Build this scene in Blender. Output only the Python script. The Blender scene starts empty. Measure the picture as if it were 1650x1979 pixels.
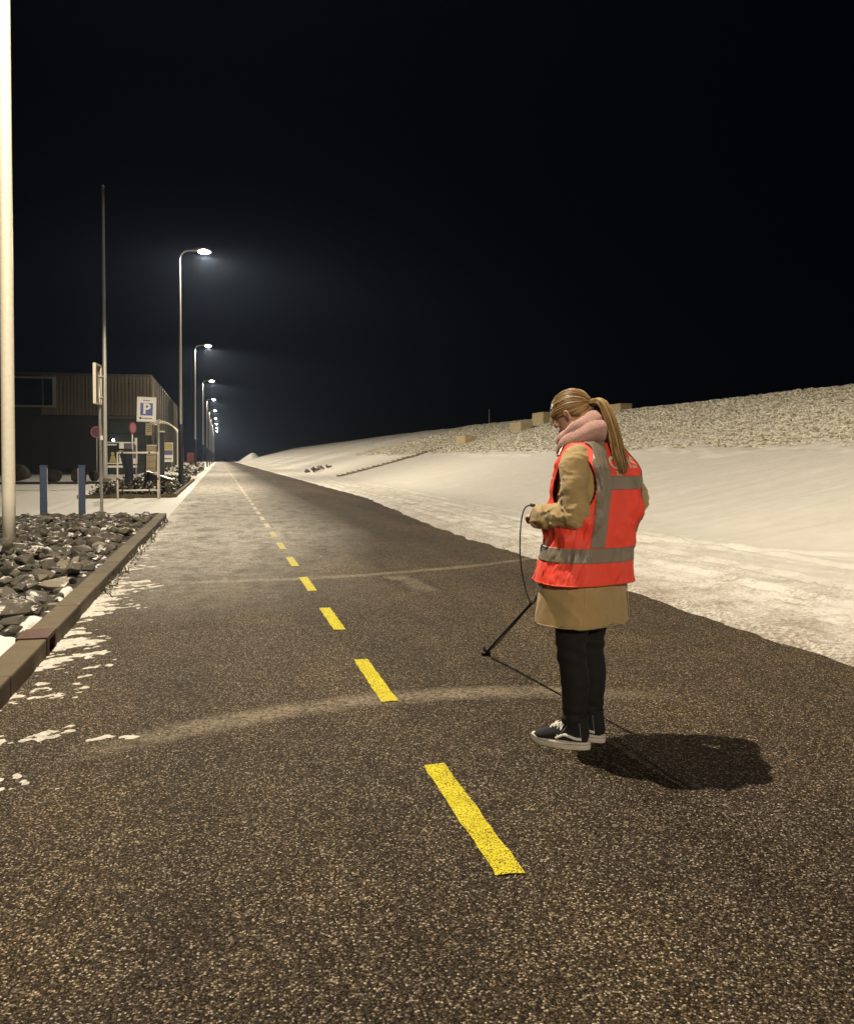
import bpy, bmesh, math, random
import numpy as np
from mathutils import Vector, Matrix, Euler

R = math.radians
random.seed(7)
RNG = np.random.default_rng(7)
SC = bpy.context.scene
COL = SC.collection

# ------------------------------------------------------------------ camera
cam = bpy.data.cameras.new("camera")
cam.sensor_fit = 'HORIZONTAL'
cam.sensor_width = 36.0
cam.lens = 36.0 * 1652.0 / 1650.0
cam.shift_y = -0.04236
cam.clip_start = 0.05
cam.clip_end = 6000
cam_o = bpy.data.objects.new("camera", cam)
COL.objects.link(cam_o)
cam_o.location = (0, 0, 1.33)
cam_o.rotation_euler = (R(90 - 1.2), 0, -math.atan(400 / 1652.0))
SC.camera = cam_o

# ------------------------------------------------------------------ world: night sky
W = bpy.data.worlds.new("World")
SC.world = W
W.use_nodes = True
wn = W.node_tree
for n in list(wn.nodes):
    wn.nodes.remove(n)
sky = wn.nodes.new('ShaderNodeTexSky')
sky.sky_type = 'NISHITA'
sky.sun_disc = False
sky.sun_elevation = R(-4)
sky.ozone_density = 4.5
sky.sun_rotation = R(25)
bg = wn.nodes.new('ShaderNodeBackground')
bg.inputs['Strength'].default_value = 0.016
wo = wn.nodes.new('ShaderNodeOutputWorld')
wn.links.new(sky.outputs[0], bg.inputs[0])
wn.links.new(bg.outputs[0], wo.inputs[0])

SC.view_settings.view_transform = 'Standard'
SC.view_settings.look = 'None'
SC.view_settings.exposure = 0.0
SC.view_settings.gamma = 1.0
SC.view_settings.use_curve_mapping = False
SC.render.engine = 'CYCLES'
SC.cycles.use_denoising = True
SC.cycles.max_bounces = 6
SC.cycles.diffuse_bounces = 3
SC.cycles.glossy_bounces = 2
SC.cycles.volume_bounces = 0
SC.cycles.transmission_bounces = 3
SC.cycles.sample_clamp_indirect = 4.0
SC.cycles.caustics_reflective = False
SC.cycles.caustics_refractive = False

LAMP_POWER = 3250.0 * 4.5     # peak of the wide-throw optic
LAMP_COLOR = (1.0, 0.86, 0.64)

# ------------------------------------------------------------------ noise helpers (numpy)
def _hash(ix, iy, iz, seed):
    seed = int(seed)
    h = (ix.astype(np.int64) * 374761393 + iy.astype(np.int64) * 668265263 + iz.astype(np.int64) * 2147483647 + seed * 974711) & 0xFFFFFFFF
    h = ((h ^ (h >> 13)) * 1274126177) & 0xFFFFFFFF
    h = h ^ (h >> 16)
    return (h & 0xFFFFFF) / float(0xFFFFFF)

def vnoise(x, y, z=None, seed=0):
    x = np.asarray(x, float); y = np.asarray(y, float)
    z = np.zeros_like(x) if z is None else np.asarray(z, float)
    ix, iy, iz = np.floor(x), np.floor(y), np.floor(z)
    fx, fy, fz = x - ix, y - iy, z - iz
    fx, fy, fz = [t * t * (3 - 2 * t) for t in (fx, fy, fz)]
    def c(dx, dy, dz): return _hash(ix + dx, iy + dy, iz + dz, seed)
    a = (c(0,0,0) * (1 - fx) + c(1,0,0) * fx) * (1 - fy) + (c(0,1,0) * (1 - fx) + c(1,1,0) * fx) * fy
    b = (c(0,0,1) * (1 - fx) + c(1,0,1) * fx) * (1 - fy) + (c(0,1,1) * (1 - fx) + c(1,1,1) * fx) * fy
    return (a * (1 - fz) + b * fz) * 2 - 1

def fbm(x, y, z=None, seed=0, octv=4):
    s, a, t = 0, 1.0, 0
    for k in range(octv):
        f = 2.0 ** k
        s = s + a * vnoise(np.asarray(x) * f, np.asarray(y) * f, None if z is None else np.asarray(z) * f, seed + 17 * k)
        t += a; a *= 0.5
    return s / t

def sstep(a, b, x):
    t = np.clip((np.asarray(x, float) - a) / (b - a), 0, 1)
    return t * t * (3 - 2 * t)

# ------------------------------------------------------------------ materials
def mat(name):
    m = bpy.data.materials.new(name)
    m.use_nodes = True
    nt = m.node_tree
    b = nt.nodes['Principled BSDF']
    return m, nt, b

def nd(nt, t, **kw):
    n = nt.nodes.new(t)
    for k, v in kw.items():
        if k.startswith('i_'):
            n.inputs[k[2:]].default_value = v
        else:
            setattr(n, k, v)
    return n

def math_node(nt, op, a, b=None, clamp=False):
    n = nt.nodes.new('ShaderNodeMath'); n.operation = op; n.use_clamp = clamp
    for i, v in enumerate((a, b)):
        if v is None: continue
        if isinstance(v, (int, float)): n.inputs[i].default_value = v
        else: nt.links.new(v, n.inputs[i])
    return n.outputs[0]

def ramp(nt, fac, stops, interp='LINEAR'):
    r = nt.nodes.new('ShaderNodeValToRGB')
    r.color_ramp.interpolation = interp
    e = r.color_ramp.elements
    while len(e) < len(stops): e.new(0.5)
    for el, (p, c) in zip(e, stops):
        el.position = p
        el.color = (c, c, c, 1) if isinstance(c, (int, float)) else (*c, 1)
    nt.links.new(fac, r.inputs[0])
    return r.outputs[0]

def mixc(nt, fac, a, b):
    n = nt.nodes.new('ShaderNodeMix'); n.data_type = 'RGBA'
    for sock, v in ((n.inputs[0], fac), (n.inputs[6], a), (n.inputs[7], b)):
        if isinstance(v, (int, float)): sock.default_value = v
        elif isinstance(v, tuple): sock.default_value = (*v, 1)
        else: nt.links.new(v, sock)
    return n.outputs[2]

def coords(nt, kind='Object', scale=None):
    t = nt.nodes.new('ShaderNodeTexCoord')
    o = t.outputs[kind]
    if scale is not None:
        mp = nt.nodes.new('ShaderNodeMapping')
        mp.inputs['Scale'].default_value = scale if isinstance(scale, tuple) else (scale,) * 3
        nt.links.new(o, mp.inputs[0]); o = mp.outputs[0]
    return o

def noise(nt, vec, scale, detail=4, rough=0.55):
    n = nd(nt, 'ShaderNodeTexNoise', i_Scale=scale, i_Detail=detail, i_Roughness=rough)
    nt.links.new(vec, n.inputs['Vector'])
    return n.outputs[0]

def bump(nt, bsdf, h, strength=0.3, dist=0.01):
    n = nd(nt, 'ShaderNodeBump', i_Strength=strength, i_Distance=dist)
    nt.links.new(h, n.inputs['Height'])
    nt.links.new(n.outputs[0], bsdf.inputs['Normal'])

def simple(name, col, rough=0.6, metal=0.0, var=0.15, nscale=12.0, bmp=0.0, bscale=60.0, bdist=0.004, spec=0.5):
    m, nt, b = mat(name)
    v = coords(nt)
    f = noise(nt, v, nscale, 5)
    lo = tuple(c * (1 - var) for c in col); hi = tuple(min(1, c * (1 + var)) for c in col)
    nt.links.new(ramp(nt, f, [(0.3, lo), (0.7, hi)]), b.inputs['Base Color'])
    b.inputs['Roughness'].default_value = rough
    b.inputs['Metallic'].default_value = metal
    b.inputs['Specular IOR Level'].default_value = spec
    if bmp: bump(nt, b, noise(nt, v, bscale, 4), bmp, bdist)
    return m

def world_pos(nt):
    return nt.nodes.new('ShaderNodeNewGeometry').outputs['Position']

def mat_asphalt(painted=False):
    m, nt, b = mat('yellow_road_paint' if painted else 'asphalt')
    pos = world_pos(nt)
    sep = nt.nodes.new('ShaderNodeSeparateXYZ'); nt.links.new(pos, sep.inputs[0])
    X, Y = sep.outputs[0], sep.outputs[1]
    v1 = nd(nt, 'ShaderNodeTexVoronoi', i_Scale=160.0); nt.links.new(pos, v1.inputs['Vector'])
    v2 = nd(nt, 'ShaderNodeTexVoronoi', i_Scale=230.0); nt.links.new(pos, v2.inputs['Vector'])
    hsv = nt.nodes.new('ShaderNodeSeparateColor'); nt.links.new(v1.outputs['Color'], hsv.inputs[0])
    hsv2 = nt.nodes.new('ShaderNodeSeparateColor'); nt.links.new(v2.outputs['Color'], hsv2.inputs[0])
    chip = ramp(nt, hsv.outputs[0], [(0.0, (0.006, 0.0042, 0.003)), (0.38, (0.020, 0.014, 0.009)), (0.60, (0.068, 0.051, 0.035)),
                                     (0.80, (0.145, 0.112, 0.080)), (0.92, (0.37, 0.31, 0.23)), (1.0, (0.74, 0.66, 0.55))])
    chip2 = ramp(nt, hsv2.outputs[1], [(0.0, (0.010, 0.008, 0.006)), (0.6, (0.05, 0.039, 0.028)), (0.9, (0.15, 0.122, 0.088)), (1.0, (0.40, 0.34, 0.26))])
    col = mixc(nt, 0.33, chip, chip2)
    # dark binder between the chips
    gap = ramp(nt, v1.outputs['Distance'], [(0.42, 1.0), (0.72, 0.35)])
    mul = nt.nodes.new('ShaderNodeMix'); mul.data_type = 'RGBA'; mul.blend_type = 'MULTIPLY'; mul.inputs[0].default_value = 1.0
    nt.links.new(col, mul.inputs[6]); nt.links.new(gap, mul.inputs[7]); col = mul.outputs[2]
    # broad patches: worn wheel paths, warmer and greyer areas
    big = noise(nt, pos, 0.55, 4, 0.6)
    tint = ramp(nt, big, [(0.3, (0.80, 0.78, 0.80)), (0.55, (1.02, 0.97, 0.90)), (0.75, (1.22, 1.10, 0.92))])
    mul = nt.nodes.new('ShaderNodeMix'); mul.data_type = 'RGBA'; mul.blend_type = 'MULTIPLY'; mul.inputs[0].default_value = 1.0
    nt.links.new(col, mul.inputs[6]); nt.links.new(tint, mul.inputs[7]); col = mul.outputs[2]
    wp = noise(nt, coords(nt, 'Object', (1.1, 0.12, 1.0)), 1.3, 3, 0.5)          # long worn wheel paths
    blot = noise(nt, pos, 3.4, 6, 0.7)
    mul = nt.nodes.new('ShaderNodeMix'); mul.data_type = 'RGBA'; mul.blend_type = 'MULTIPLY'; mul.inputs[0].default_value = 1.0
    nt.links.new(col, mul.inputs[6])
    nt.links.new(ramp(nt, math_node(nt, 'ADD', math_node(nt, 'MULTIPLY', wp, 0.6), math_node(nt, 'MULTIPLY', blot, 0.4)), [(0.36, (0.72, 0.70, 0.70)), (0.5, (1.0, 1.0, 1.0)), (0.64, (1.30, 1.25, 1.16))]), mul.inputs[7]); col = mul.outputs[2]
    fine = noise(nt, pos, 38.0, 5, 0.7)
    grain = noise(nt, pos, 7.0, 6, 0.75)
    def band(a, bq, c, width, soft, x0, x1):
        q = math_node(nt, 'MULTIPLY', X, X)
        yy = math_node(nt, 'ADD', math_node(nt, 'ADD', math_node(nt, 'MULTIPLY', X, bq), math_node(nt, 'MULTIPLY', q, c)), a)
        wob = math_node(nt, 'MULTIPLY', math_node(nt, 'SUBTRACT', noise(nt, pos, 2.2, 4), 0.5), 0.16)
        d = math_node(nt, 'ABSOLUTE', math_node(nt, 'ADD', math_node(nt, 'SUBTRACT', Y, yy), wob))
        mr = nd(nt, 'ShaderNodeMapRange', clamp=True); mr.inputs[1].default_value = width; mr.inputs[2].default_value = width + soft
        mr.inputs[3].default_value = 1; mr.inputs[4].default_value = 0; nt.links.new(d, mr.inputs[0])
        ex = nd(nt, 'ShaderNodeMapRange', clamp=True); ex.inputs[1].default_value = x0; ex.inputs[2].default_value = x0 + 0.5; nt.links.new(X, ex.inputs[0])
        ex2 = nd(nt, 'ShaderNodeMapRange', clamp=True); ex2.inputs[1].default_value = x1; ex2.inputs[2].default_value = x1 + 0.6
        ex2.inputs[3].default_value = 1; ex2.inputs[4].default_value = 0; nt.links.new(X, ex2.inputs[0])
        return math_node(nt, 'MULTIPLY', math_node(nt, 'MULTIPLY', mr.outputs[0], ex.outputs[0]), ex2.outputs[0])
    t1 = band(4.38, 0.42, -0.19, 0.06, 0.10, -0.7, 1.9)
    t2 = band(9.42, -0.05, 0.088, 0.05, 0.08, -0.6, 3.9)
    # short forked smear leaving the second band
    fk = math_node(nt, 'ABSOLUTE', math_node(nt, 'SUBTRACT', math_node(nt, 'ADD', X, math_node(nt, 'MULTIPLY', math_node(nt, 'SUBTRACT', blot, 0.5), 0.5)), math_node(nt, 'ADD', 1.93, math_node(nt, 'MULTIPLY', math_node(nt, 'SUBTRACT', 9.5, Y), 0.06))))
    fkm = nd(nt, 'ShaderNodeMapRange', clamp=True); fkm.inputs[1].default_value = 0.08; fkm.inputs[2].default_value = 0.16; fkm.inputs[3].default_value = 0.8; fkm.inputs[4].default_value = 0; nt.links.new(fk, fkm.inputs[0])
    fky = math_node(nt, 'ABSOLUTE', math_node(nt, 'SUBTRACT', Y, 8.85))
    fkn = nd(nt, 'ShaderNodeMapRange', clamp=True); fkn.inputs[1].default_value = 0.45; fkn.inputs[2].default_value = 0.75; fkn.inputs[3].default_value = 1; fkn.inputs[4].default_value = 0; nt.links.new(fky, fkn.inputs[0])
    t2 = math_node(nt, 'MAXIMUM', t2, math_node(nt, 'MULTIPLY', fkm.outputs[0], fkn.outputs[0]))
    tr = math_node(nt, 'MAXIMUM', t1, t2)
    trf = math_node(nt, 'MULTIPLY', math_node(nt, 'MULTIPLY', tr, ramp(nt, blot, [(0.34, 0.35), (0.56, 1.0)])), ramp(nt, fine, [(0.38, 0.04), (0.58, 0.66)]))
    col = mixc(nt, trf, col, (0.36, 0.305, 0.23))
    # thin frost and blown snow on the left lane, thicker with distance from the swept foreground
    fy = nd(nt, 'ShaderNodeMapRange', clamp=True); fy.inputs[1].default_value = 7.0; fy.inputs[2].default_value = 15.0; nt.links.new(Y, fy.inputs[0])
    wide = math_node(nt, 'ADD', 0.9, math_node(nt, 'MULTIPLY', fy.outputs[0], 1.2))
    fx = math_node(nt, 'DIVIDE', math_node(nt, 'SUBTRACT', math_node(nt, 'ADD', wide, 0.55), X), 1.8, True)
    wv = coords(nt, 'Object', (1.6, 0.8, 1.0))
    pat = noise(nt, wv, 1.5, 7, 0.72)
    fm = math_node(nt, 'MULTIPLY', math_node(nt, 'MULTIPLY', fx, fy.outputs[0]), ramp(nt, pat, [(0.32, 0.28), (0.54, 1.0)]))
    speck = ramp(nt, math_node(nt, 'ADD', math_node(nt, 'MULTIPLY', fine, 0.6), math_node(nt, 'MULTIPLY', grain, 0.4)), [(0.41, 0.14), (0.53, 1.0)])
    fm = math_node(nt, 'MULTIPLY', math_node(nt, 'MULTIPLY', fm, speck), 0.78, True)
    # snow dust along the right-hand edge
    if painted:
        wear = math_node(nt, 'ADD', math_node(nt, 'MULTIPLY', hsv2.outputs[0], 0.55), math_node(nt, 'MULTIPLY', noise(nt, pos, 60.0, 5, 0.7), 0.45))
        pits = ramp(nt, wear, [(0.33, 0.0), (0.42, 1.0)])
        pv = noise(nt, pos, 9.0, 4)
        paint = ramp(nt, pv, [(0.3, (0.60, 0.51, 0.020)), (0.7, (0.74, 0.65, 0.04))])
        col = mixc(nt, pits, mixc(nt, 0.35, col, (0.30, 0.23, 0.02)), paint)
    col = mixc(nt, fm, col, (0.80, 0.76, 0.70))
    nt.links.new(col, b.inputs['Base Color'])
    rg = ramp(nt, hsv.outputs[1], [(0.0, 0.72), (1.0, 0.95)])
    nt.links.new(rg, b.inputs['Roughness'])
    b.inputs['Specular IOR Level'].default_value = 0.12
    h = math_node(nt, 'ADD', math_node(nt, 'MULTIPLY', v1.outputs['Distance'], -1.0), math_node(nt, 'MULTIPLY', hsv.outputs[2], 0.5))
    bump(nt, b, h, 0.55 if not painted else 0.35, 0.006)
    return m

def mat_snow(name='snow', col=(0.80, 0.78, 0.75), fine=28.0, strength=0.35, dist=0.02, dirt=0.0):
    m, nt, b = mat(name)
    pos = world_pos(nt)
    c = ramp(nt, noise(nt, pos, 3.0, 6, 0.65), [(0.3, tuple(x * 0.90 for x in col)), (0.7, col)])
    if dirt:
        d = ramp(nt, noise(nt, pos, 26.0, 6, 0.8), [(0.44, 0.0), (0.60, dirt)])
        c = mixc(nt, d, c, (0.30, 0.25, 0.18))
    nt.links.new(c, b.inputs['Base Color'])
    b.inputs['Roughness'].default_value = 0.75
    b.inputs['Specular IOR Level'].default_value = 0.3
    h = math_node(nt, 'ADD', noise(nt, pos, fine, 6, 0.7), math_node(nt, 'MULTIPLY', noise(nt, pos, fine * 4, 3), 0.35))
    bump(nt, b, h, strength, dist)
    return m

def mat_snow_top(name, base, rough=0.85, cover=0.0, nscale=6.0, bstr=0.5, thr=0.80):
    """stone/wood whose upward faces carry patches of settled snow"""
    m, nt, b = mat(name)
    pos = world_pos(nt)
    oi = nt.nodes.new('ShaderNodeObjectInfo')
    ov = nt.nodes.new('ShaderNodeVectorMath'); ov.operation = 'ADD'
    co = coords(nt); nt.links.new(co, ov.inputs[0]); nt.links.new(oi.outputs['Location'], ov.inputs[1])
    lo = tuple(c * 0.55 for c in base); hi = tuple(c * 1.45 for c in base)
    c = ramp(nt, noise(nt, pos, nscale, 6, 0.65), [(0.28, lo), (0.5, base), (0.74, hi)])
    c = mixc(nt, math_node(nt, 'MULTIPLY', oi.outputs['Random'], 0.55), c, tuple(min(1, x) for x in (base[0] * 1.9, base[1] * 1.75, base[2] * 1.5)))
    if name == 'basalt_rock':
        c = mixc(nt, ramp(nt, oi.outputs['Random'], [(0.90, 0.0), (0.93, 0.85)]), c, (0.27, 0.24, 0.19))
    g = nt.nodes.new('ShaderNodeNewGeometry')
    s = nt.nodes.new('ShaderNodeSeparateXYZ'); nt.links.new(g.outputs['True Normal'], s.inputs[0])
    upf = ramp(nt, s.outputs[2], [(thr, 0.0), (min(1.0, thr + 0.15), 1.0)])
    pt = ramp(nt, noise(nt, pos, 4.5, 6, 0.7), [(0.56 - cover, 0.0), (0.62 - cover, 1.0)])
    c = mixc(nt, math_node(nt, 'MULTIPLY', upf, pt), c, (0.80, 0.78, 0.75))
    nt.links.new(c, b.inputs['Base Color'])
    b.inputs['Roughness'].default_value = rough
    bump(nt, b, noise(nt, pos, 45.0, 6, 0.7), bstr, 0.012)
    return m

def emis(name, col, s):
    m, nt, b = mat(name)
    b.inputs['Base Color'].default_value = (*col, 1)
    b.inputs['Emission Color'].default_value = (*col, 1)
    b.inputs['Emission Strength'].default_value = s
    return m

M = {}
M['asphalt'] = mat_asphalt()
M['paint'] = mat_asphalt(True)
M['paint_frosted'] = simple('frost_covered_paint', (0.72, 0.66, 0.48), 0.8, 0, 0.35, 30)
M['snow'] = mat_snow()
def mat_dike():
    m = mat_snow('dike_snow', (0.80, 0.77, 0.73), 22.0, 0.35, 0.025)
    nt = m.node_tree; b = nt.nodes['Principled BSDF']
    pos = world_pos(nt); sep = nt.nodes.new('ShaderNodeSeparateXYZ'); nt.links.new(pos, sep.inputs[0])
    src = b.inputs['Base Color'].links[0].from_socket
    # road grit trodden into the verge snow, soil and stalks showing through on the grassed upper slope
    mr = nd(nt, 'ShaderNodeMapRange', clamp=True); mr.inputs[1].default_value = 7.2; mr.inputs[2].default_value = 5.2; nt.links.new(sep.outputs[0], mr.inputs[0])
    grit = ramp(nt, math_node(nt, 'ADD', math_node(nt, 'MULTIPLY', noise(nt, pos, 24.0, 6, 0.8), 0.6), math_node(nt, 'MULTIPLY', noise(nt, pos, 1.7, 4, 0.6), 0.4)), [(0.48, 0.0), (0.60, 0.75)])
    c = mixc(nt, math_node(nt, 'MULTIPLY', grit, mr.outputs[0]), src, (0.26, 0.21, 0.15))
    ed = nd(nt, 'ShaderNodeMapRange', clamp=True); ed.inputs[1].default_value = 4.75; ed.inputs[2].default_value = 3.95; nt.links.new(sep.outputs[0], ed.inputs[0])
    sl = ramp(nt, noise(nt, pos, 30.0, 6, 0.8), [(0.40, 0.0), (0.58, 0.9)])
    c = mixc(nt, math_node(nt, 'MULTIPLY', sl, ed.outputs[0]), c, (0.17, 0.13, 0.09))
    up = nd(nt, 'ShaderNodeMapRange', clamp=True); up.inputs[1].default_value = 13.0; up.inputs[2].default_value = 15.2; nt.links.new(sep.outputs[0], up.inputs[0])
    st_ = ramp(nt, math_node(nt, 'ADD', math_node(nt, 'MULTIPLY', noise(nt, pos, 14.0, 6, 0.75), 0.6), math_node(nt, 'MULTIPLY', noise(nt, pos, 1.2, 4, 0.6), 0.4)), [(0.48, 0.0), (0.62, 0.55)])
    c = mixc(nt, math_node(nt, 'MULTIPLY', st_, up.outputs[0]), c, (0.20, 0.17, 0.09))
    nt.links.new(c, b.inputs['Base Color'])
    return m
M['snow_dike'] = mat_dike()
M['snow_dirty'] = mat_snow('trodden_snow', (0.76, 0.72, 0.67), 40.0, 0.5, 0.02, 0.6)
M['kerb'] = mat_snow_top('kerb_concrete', (0.088, 0.072, 0.048), 0.9, -0.10, 9.0, 0.4, 0.9)
M['rock'] = mat_snow_top('basalt_rock', (0.082, 0.074, 0.063), 0.85, 0.03, 7.0, 0.9, 0.66)
M['bed'] = mat_snow_top('bed_soil', (0.030, 0.024, 0.018), 0.95, -0.02, 5.0, 0.8, 0.5)
M['soil'] = simple('dark_soil', (0.035, 0.027, 0.02), 0.95, 0, 0.4, 8, 0.6, 40, 0.02)
M['concrete'] = mat_snow_top('block_concrete', (0.33, 0.275, 0.17), 0.85, -0.2, 4.0, 0.3, 0.9)
M['step'] = mat_snow_top('step_concrete', (0.12, 0.10, 0.07), 0.9, 0.2, 5.0, 0.4, 0.7)
M['iron'] = simple('rusty_cast_iron', (0.085, 0.035, 0.022), 0.7, 0.3, 0.4, 25, 0.4, 90)
M['white_paint'] = simple('cream_pole_paint', (0.74, 0.69, 0.58), 0.5, 0, 0.07, 14, 0.15, 60)
M['galv'] = simple('galvanised_steel', (0.42, 0.41, 0.39), 0.45, 0.6, 0.2, 20, 0.1, 80)
M['alu'] = simple('aluminium_pole', (0.50, 0.49, 0.46), 0.5, 0.3, 0.1, 10)
M['dark_blue'] = simple('dark_blue_paint', (0.018, 0.024, 0.042), 0.55, 0, 0.25, 10)
M['blue'] = simple('blue_bollard_paint', (0.030, 0.046, 0.105), 0.55, 0, 0.25, 20, 0.1, 80)
M['refl_lit_white'] = simple('white_reflector_and_lit_edge', (0.85, 0.84, 0.80), 0.3, 0, 0.05)
M['black'] = simple('black_rubber', (0.008, 0.008, 0.009), 0.6, 0, 0.2)
M['white'] = simple('white_sign_face', (0.80, 0.79, 0.76), 0.4, 0, 0.04)
M['sign_blue'] = simple('sign_blue', (0.02, 0.055, 0.30), 0.4, 0, 0.05)
M['red'] = simple('sign_red', (0.30, 0.04, 0.05), 0.4, 0, 0.1)
M['pink'] = simple('faded_sign_red', (0.34, 0.17, 0.20), 0.5, 0, 0.15)
M['text_grey'] = simple('sign_print', (0.10, 0.09, 0.09), 0.5, 0, 0.1)
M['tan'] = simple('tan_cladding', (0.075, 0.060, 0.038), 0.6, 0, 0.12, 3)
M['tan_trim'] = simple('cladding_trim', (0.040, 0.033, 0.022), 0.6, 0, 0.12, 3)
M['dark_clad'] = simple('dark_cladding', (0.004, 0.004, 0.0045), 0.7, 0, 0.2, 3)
M['door'] = simple('dark_green_door', (0.012, 0.020, 0.018), 0.5, 0, 0.2, 3)
M['frame'] = simple('window_frame_grey', (0.16, 0.16, 0.15), 0.5, 0, 0.1)
M['glass'] = simple('dark_glass', (0.006, 0.007, 0.008), 0.08, 0, 0.1)
M['boulder'] = mat_snow_top('brown_boulder', (0.022, 0.018, 0.015), 0.9, -0.1, 3.0, 0.7, 0.85)
M['yellow'] = simple('print_yellow', (0.42, 0.36, 0.12), 0.5)
M['purple'] = simple('print_purple', (0.11, 0.09, 0.20), 0.5)
M['beige'] = simple('beige_panel', (0.34, 0.27, 0.16), 0.6, 0, 0.2, 4)
M['dark_red'] = simple('dark_red_paint', (0.12, 0.012, 0.016), 0.5, 0, 0.2)
M['lens'] = emis('lamp_lens', (1.0, 0.92, 0.78), 90.0)
M['lamp_small'] = emis('small_lamp_lens', (1.0, 0.95, 0.85), 14.0)
M['lamp_body'] = simple('lamp_housing', (0.25, 0.25, 0.25), 0.5, 0.3, 0.1)

# person
M['skin'] = simple('skin', (0.55, 0.33, 0.24), 0.5, 0, 0.06, 20)
def mat_fabric(name, col, rough, wscale, bstr, var=0.12, sheen=0.0, bdist=0.003):
    m, nt, b = mat(name)
    v = coords(nt)
    c = ramp(nt, noise(nt, v, 9.0, 6, 0.65), [(0.3, tuple(x * (1 - var) for x in col)), (0.7, tuple(min(1, x * (1 + var)) for x in col))])
    nt.links.new(c, b.inputs['Base Color'])
    b.inputs['Roughness'].default_value = rough
    b.inputs['Sheen Weight'].default_value = sheen
    h = math_node(nt, 'ADD', noise(nt, v, wscale, 3, 0.6), math_node(nt, 'MULTIPLY', noise(nt, v, 18.0, 4, 0.6), 0.8))
    bump(nt, b, h, bstr, bdist)
    return m
M['coat'] = mat_fabric('camel_wool', (0.40, 0.285, 0.135), 0.92, 260.0, 0.35, 0.13, 0.25)
M['coat_in'] = mat_fabric('dark_lining', (0.06, 0.045, 0.03), 0.9, 200.0, 0.2)
M['vest'] = mat_fabric('fluorescent_orange_mesh', (0.97, 0.074, 0.042), 0.62, 420.0, 0.25, 0.09)
M['tape'] = mat_fabric('reflective_tape', (0.22, 0.185, 0.145), 0.42, 300.0, 0.10, 0.08)
M['letter'] = mat_fabric('silver_lettering', (0.62, 0.50, 0.40), 0.4, 300.0, 0.1, 0.2)
M['scarf'] = mat_fabric('pink_knit', (0.52, 0.31, 0.28), 0.95, 330.0, 0.6, 0.12, 0.2, 0.004)
M['trousers'] = mat_fabric('black_denim', (0.006, 0.006, 0.007), 0.85, 300.0, 0.2)
M['suede'] = mat_fabric('black_suede', (0.010, 0.010, 0.012), 0.9, 350.0, 0.25)
M['sole'] = mat_fabric('white_rubber', (0.62, 0.56, 0.48), 0.7, 90.0, 0.15, 0.2)
M['lace'] = mat_fabric('white_lace', (0.74, 0.72, 0.68), 0.9, 300.0, 0.2)
M['stitch'] = mat_fabric('grey_piping', (0.20, 0.20, 0.21), 0.8, 300.0, 0.1)

def mat_hair():
    m, nt, b = mat('blond_hair')
    v = coords(nt)
    at = nt.nodes.new('ShaderNodeAttribute'); at.attribute_name = 'strand'
    c = ramp(nt, at.outputs['Fac'], [(0.0, (0.085, 0.042, 0.014)), (0.4, (0.23, 0.13, 0.048)), (0.75, (0.40, 0.255, 0.105)), (1.0, (0.60, 0.43, 0.22))])
    nt.links.new(c, b.inputs['Base Color'])
    b.inputs['Roughness'].default_value = 0.42
    b.inputs['Specular IOR Level'].default_value = 0.5
    return m
M['hair'] = mat_hair()

def mat_grass():
    m, nt, b = mat('frosted_grass')
    pos = world_pos(nt)
    at = nt.nodes.new('ShaderNodeAttribute'); at.attribute_name = 'tip'
    c = ramp(nt, noise(nt, pos, 3.0, 4), [(0.3, (0.20, 0.17, 0.08)), (0.7, (0.36, 0.30, 0.15))])
    c = mixc(nt, ramp(nt, at.outputs['Fac'], [(0.15, 0.0), (0.8, 0.92)]), c, (0.76, 0.73, 0.66))
    nt.links.new(c, b.inputs['Base Color'])
    b.inputs['Roughness'].default_value = 0.9
    return m
M['grass'] = mat_grass()

def mat_leaf():
    m, nt, b = mat('winter_leaves')
    pos = world_pos(nt)
    at = nt.nodes.new('ShaderNodeAttribute'); at.attribute_name = 'tip'
    c = ramp(nt, at.outputs['Fac'], [(0.0, (0.022, 0.016, 0.010)), (0.6, (0.055, 0.045, 0.022)), (0.86, (0.10, 0.08, 0.04)), (0.9, (0.70, 0.67, 0.62)), (1.0, (0.78, 0.76, 0.72))])
    nt.links.new(c, b.inputs['Base Color'])
    b.inputs['Roughness'].default_value = 0.8
    return m
M['leaf'] = mat_leaf()

# ------------------------------------------------------------------ mesh helpers
def link(o, parent=None):
    COL.objects.link(o)
    if parent is not None: o.parent = parent
    return o

def tag(o, label=None, cat=None, group=None, kind=None):
    if label: o['label'] = label
    if cat: o['category'] = cat
    if group: o['group'] = group
    if kind: o['kind'] = kind
    return o

def empty(name, loc=(0, 0, 0), rz=0.0):
    o = bpy.data.objects.new(name, None)
    o.empty_display_size = 0.1
    o.location = loc; o.rotation_euler = (0, 0, rz)
    return link(o)

def mesh_from(name, V, F, smooth=False):
    me = bpy.data.meshes.new(name)
    if isinstance(V, np.ndarray): V = V.tolist()
    if isinstance(F, np.ndarray): F = F.tolist()
    me.from_pydata(V, [], F)
    if smooth:
        me.polygons.foreach_set('use_smooth', [True] * len(me.polygons))
    me.update()
    return me

def obj(name, V, F, m, parent=None, smooth=False):
    me = mesh_from(name, V, F, smooth)
    me.materials.append(M[m] if isinstance(m, str) else m)
    return link(bpy.data.objects.new(name, me), parent)

def point_attr(o, name, vals):
    a = o.data.attributes.new(name, 'FLOAT', 'POINT')
    a.data.foreach_set('value', np.asarray(vals, dtype=np.float32))

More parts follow.
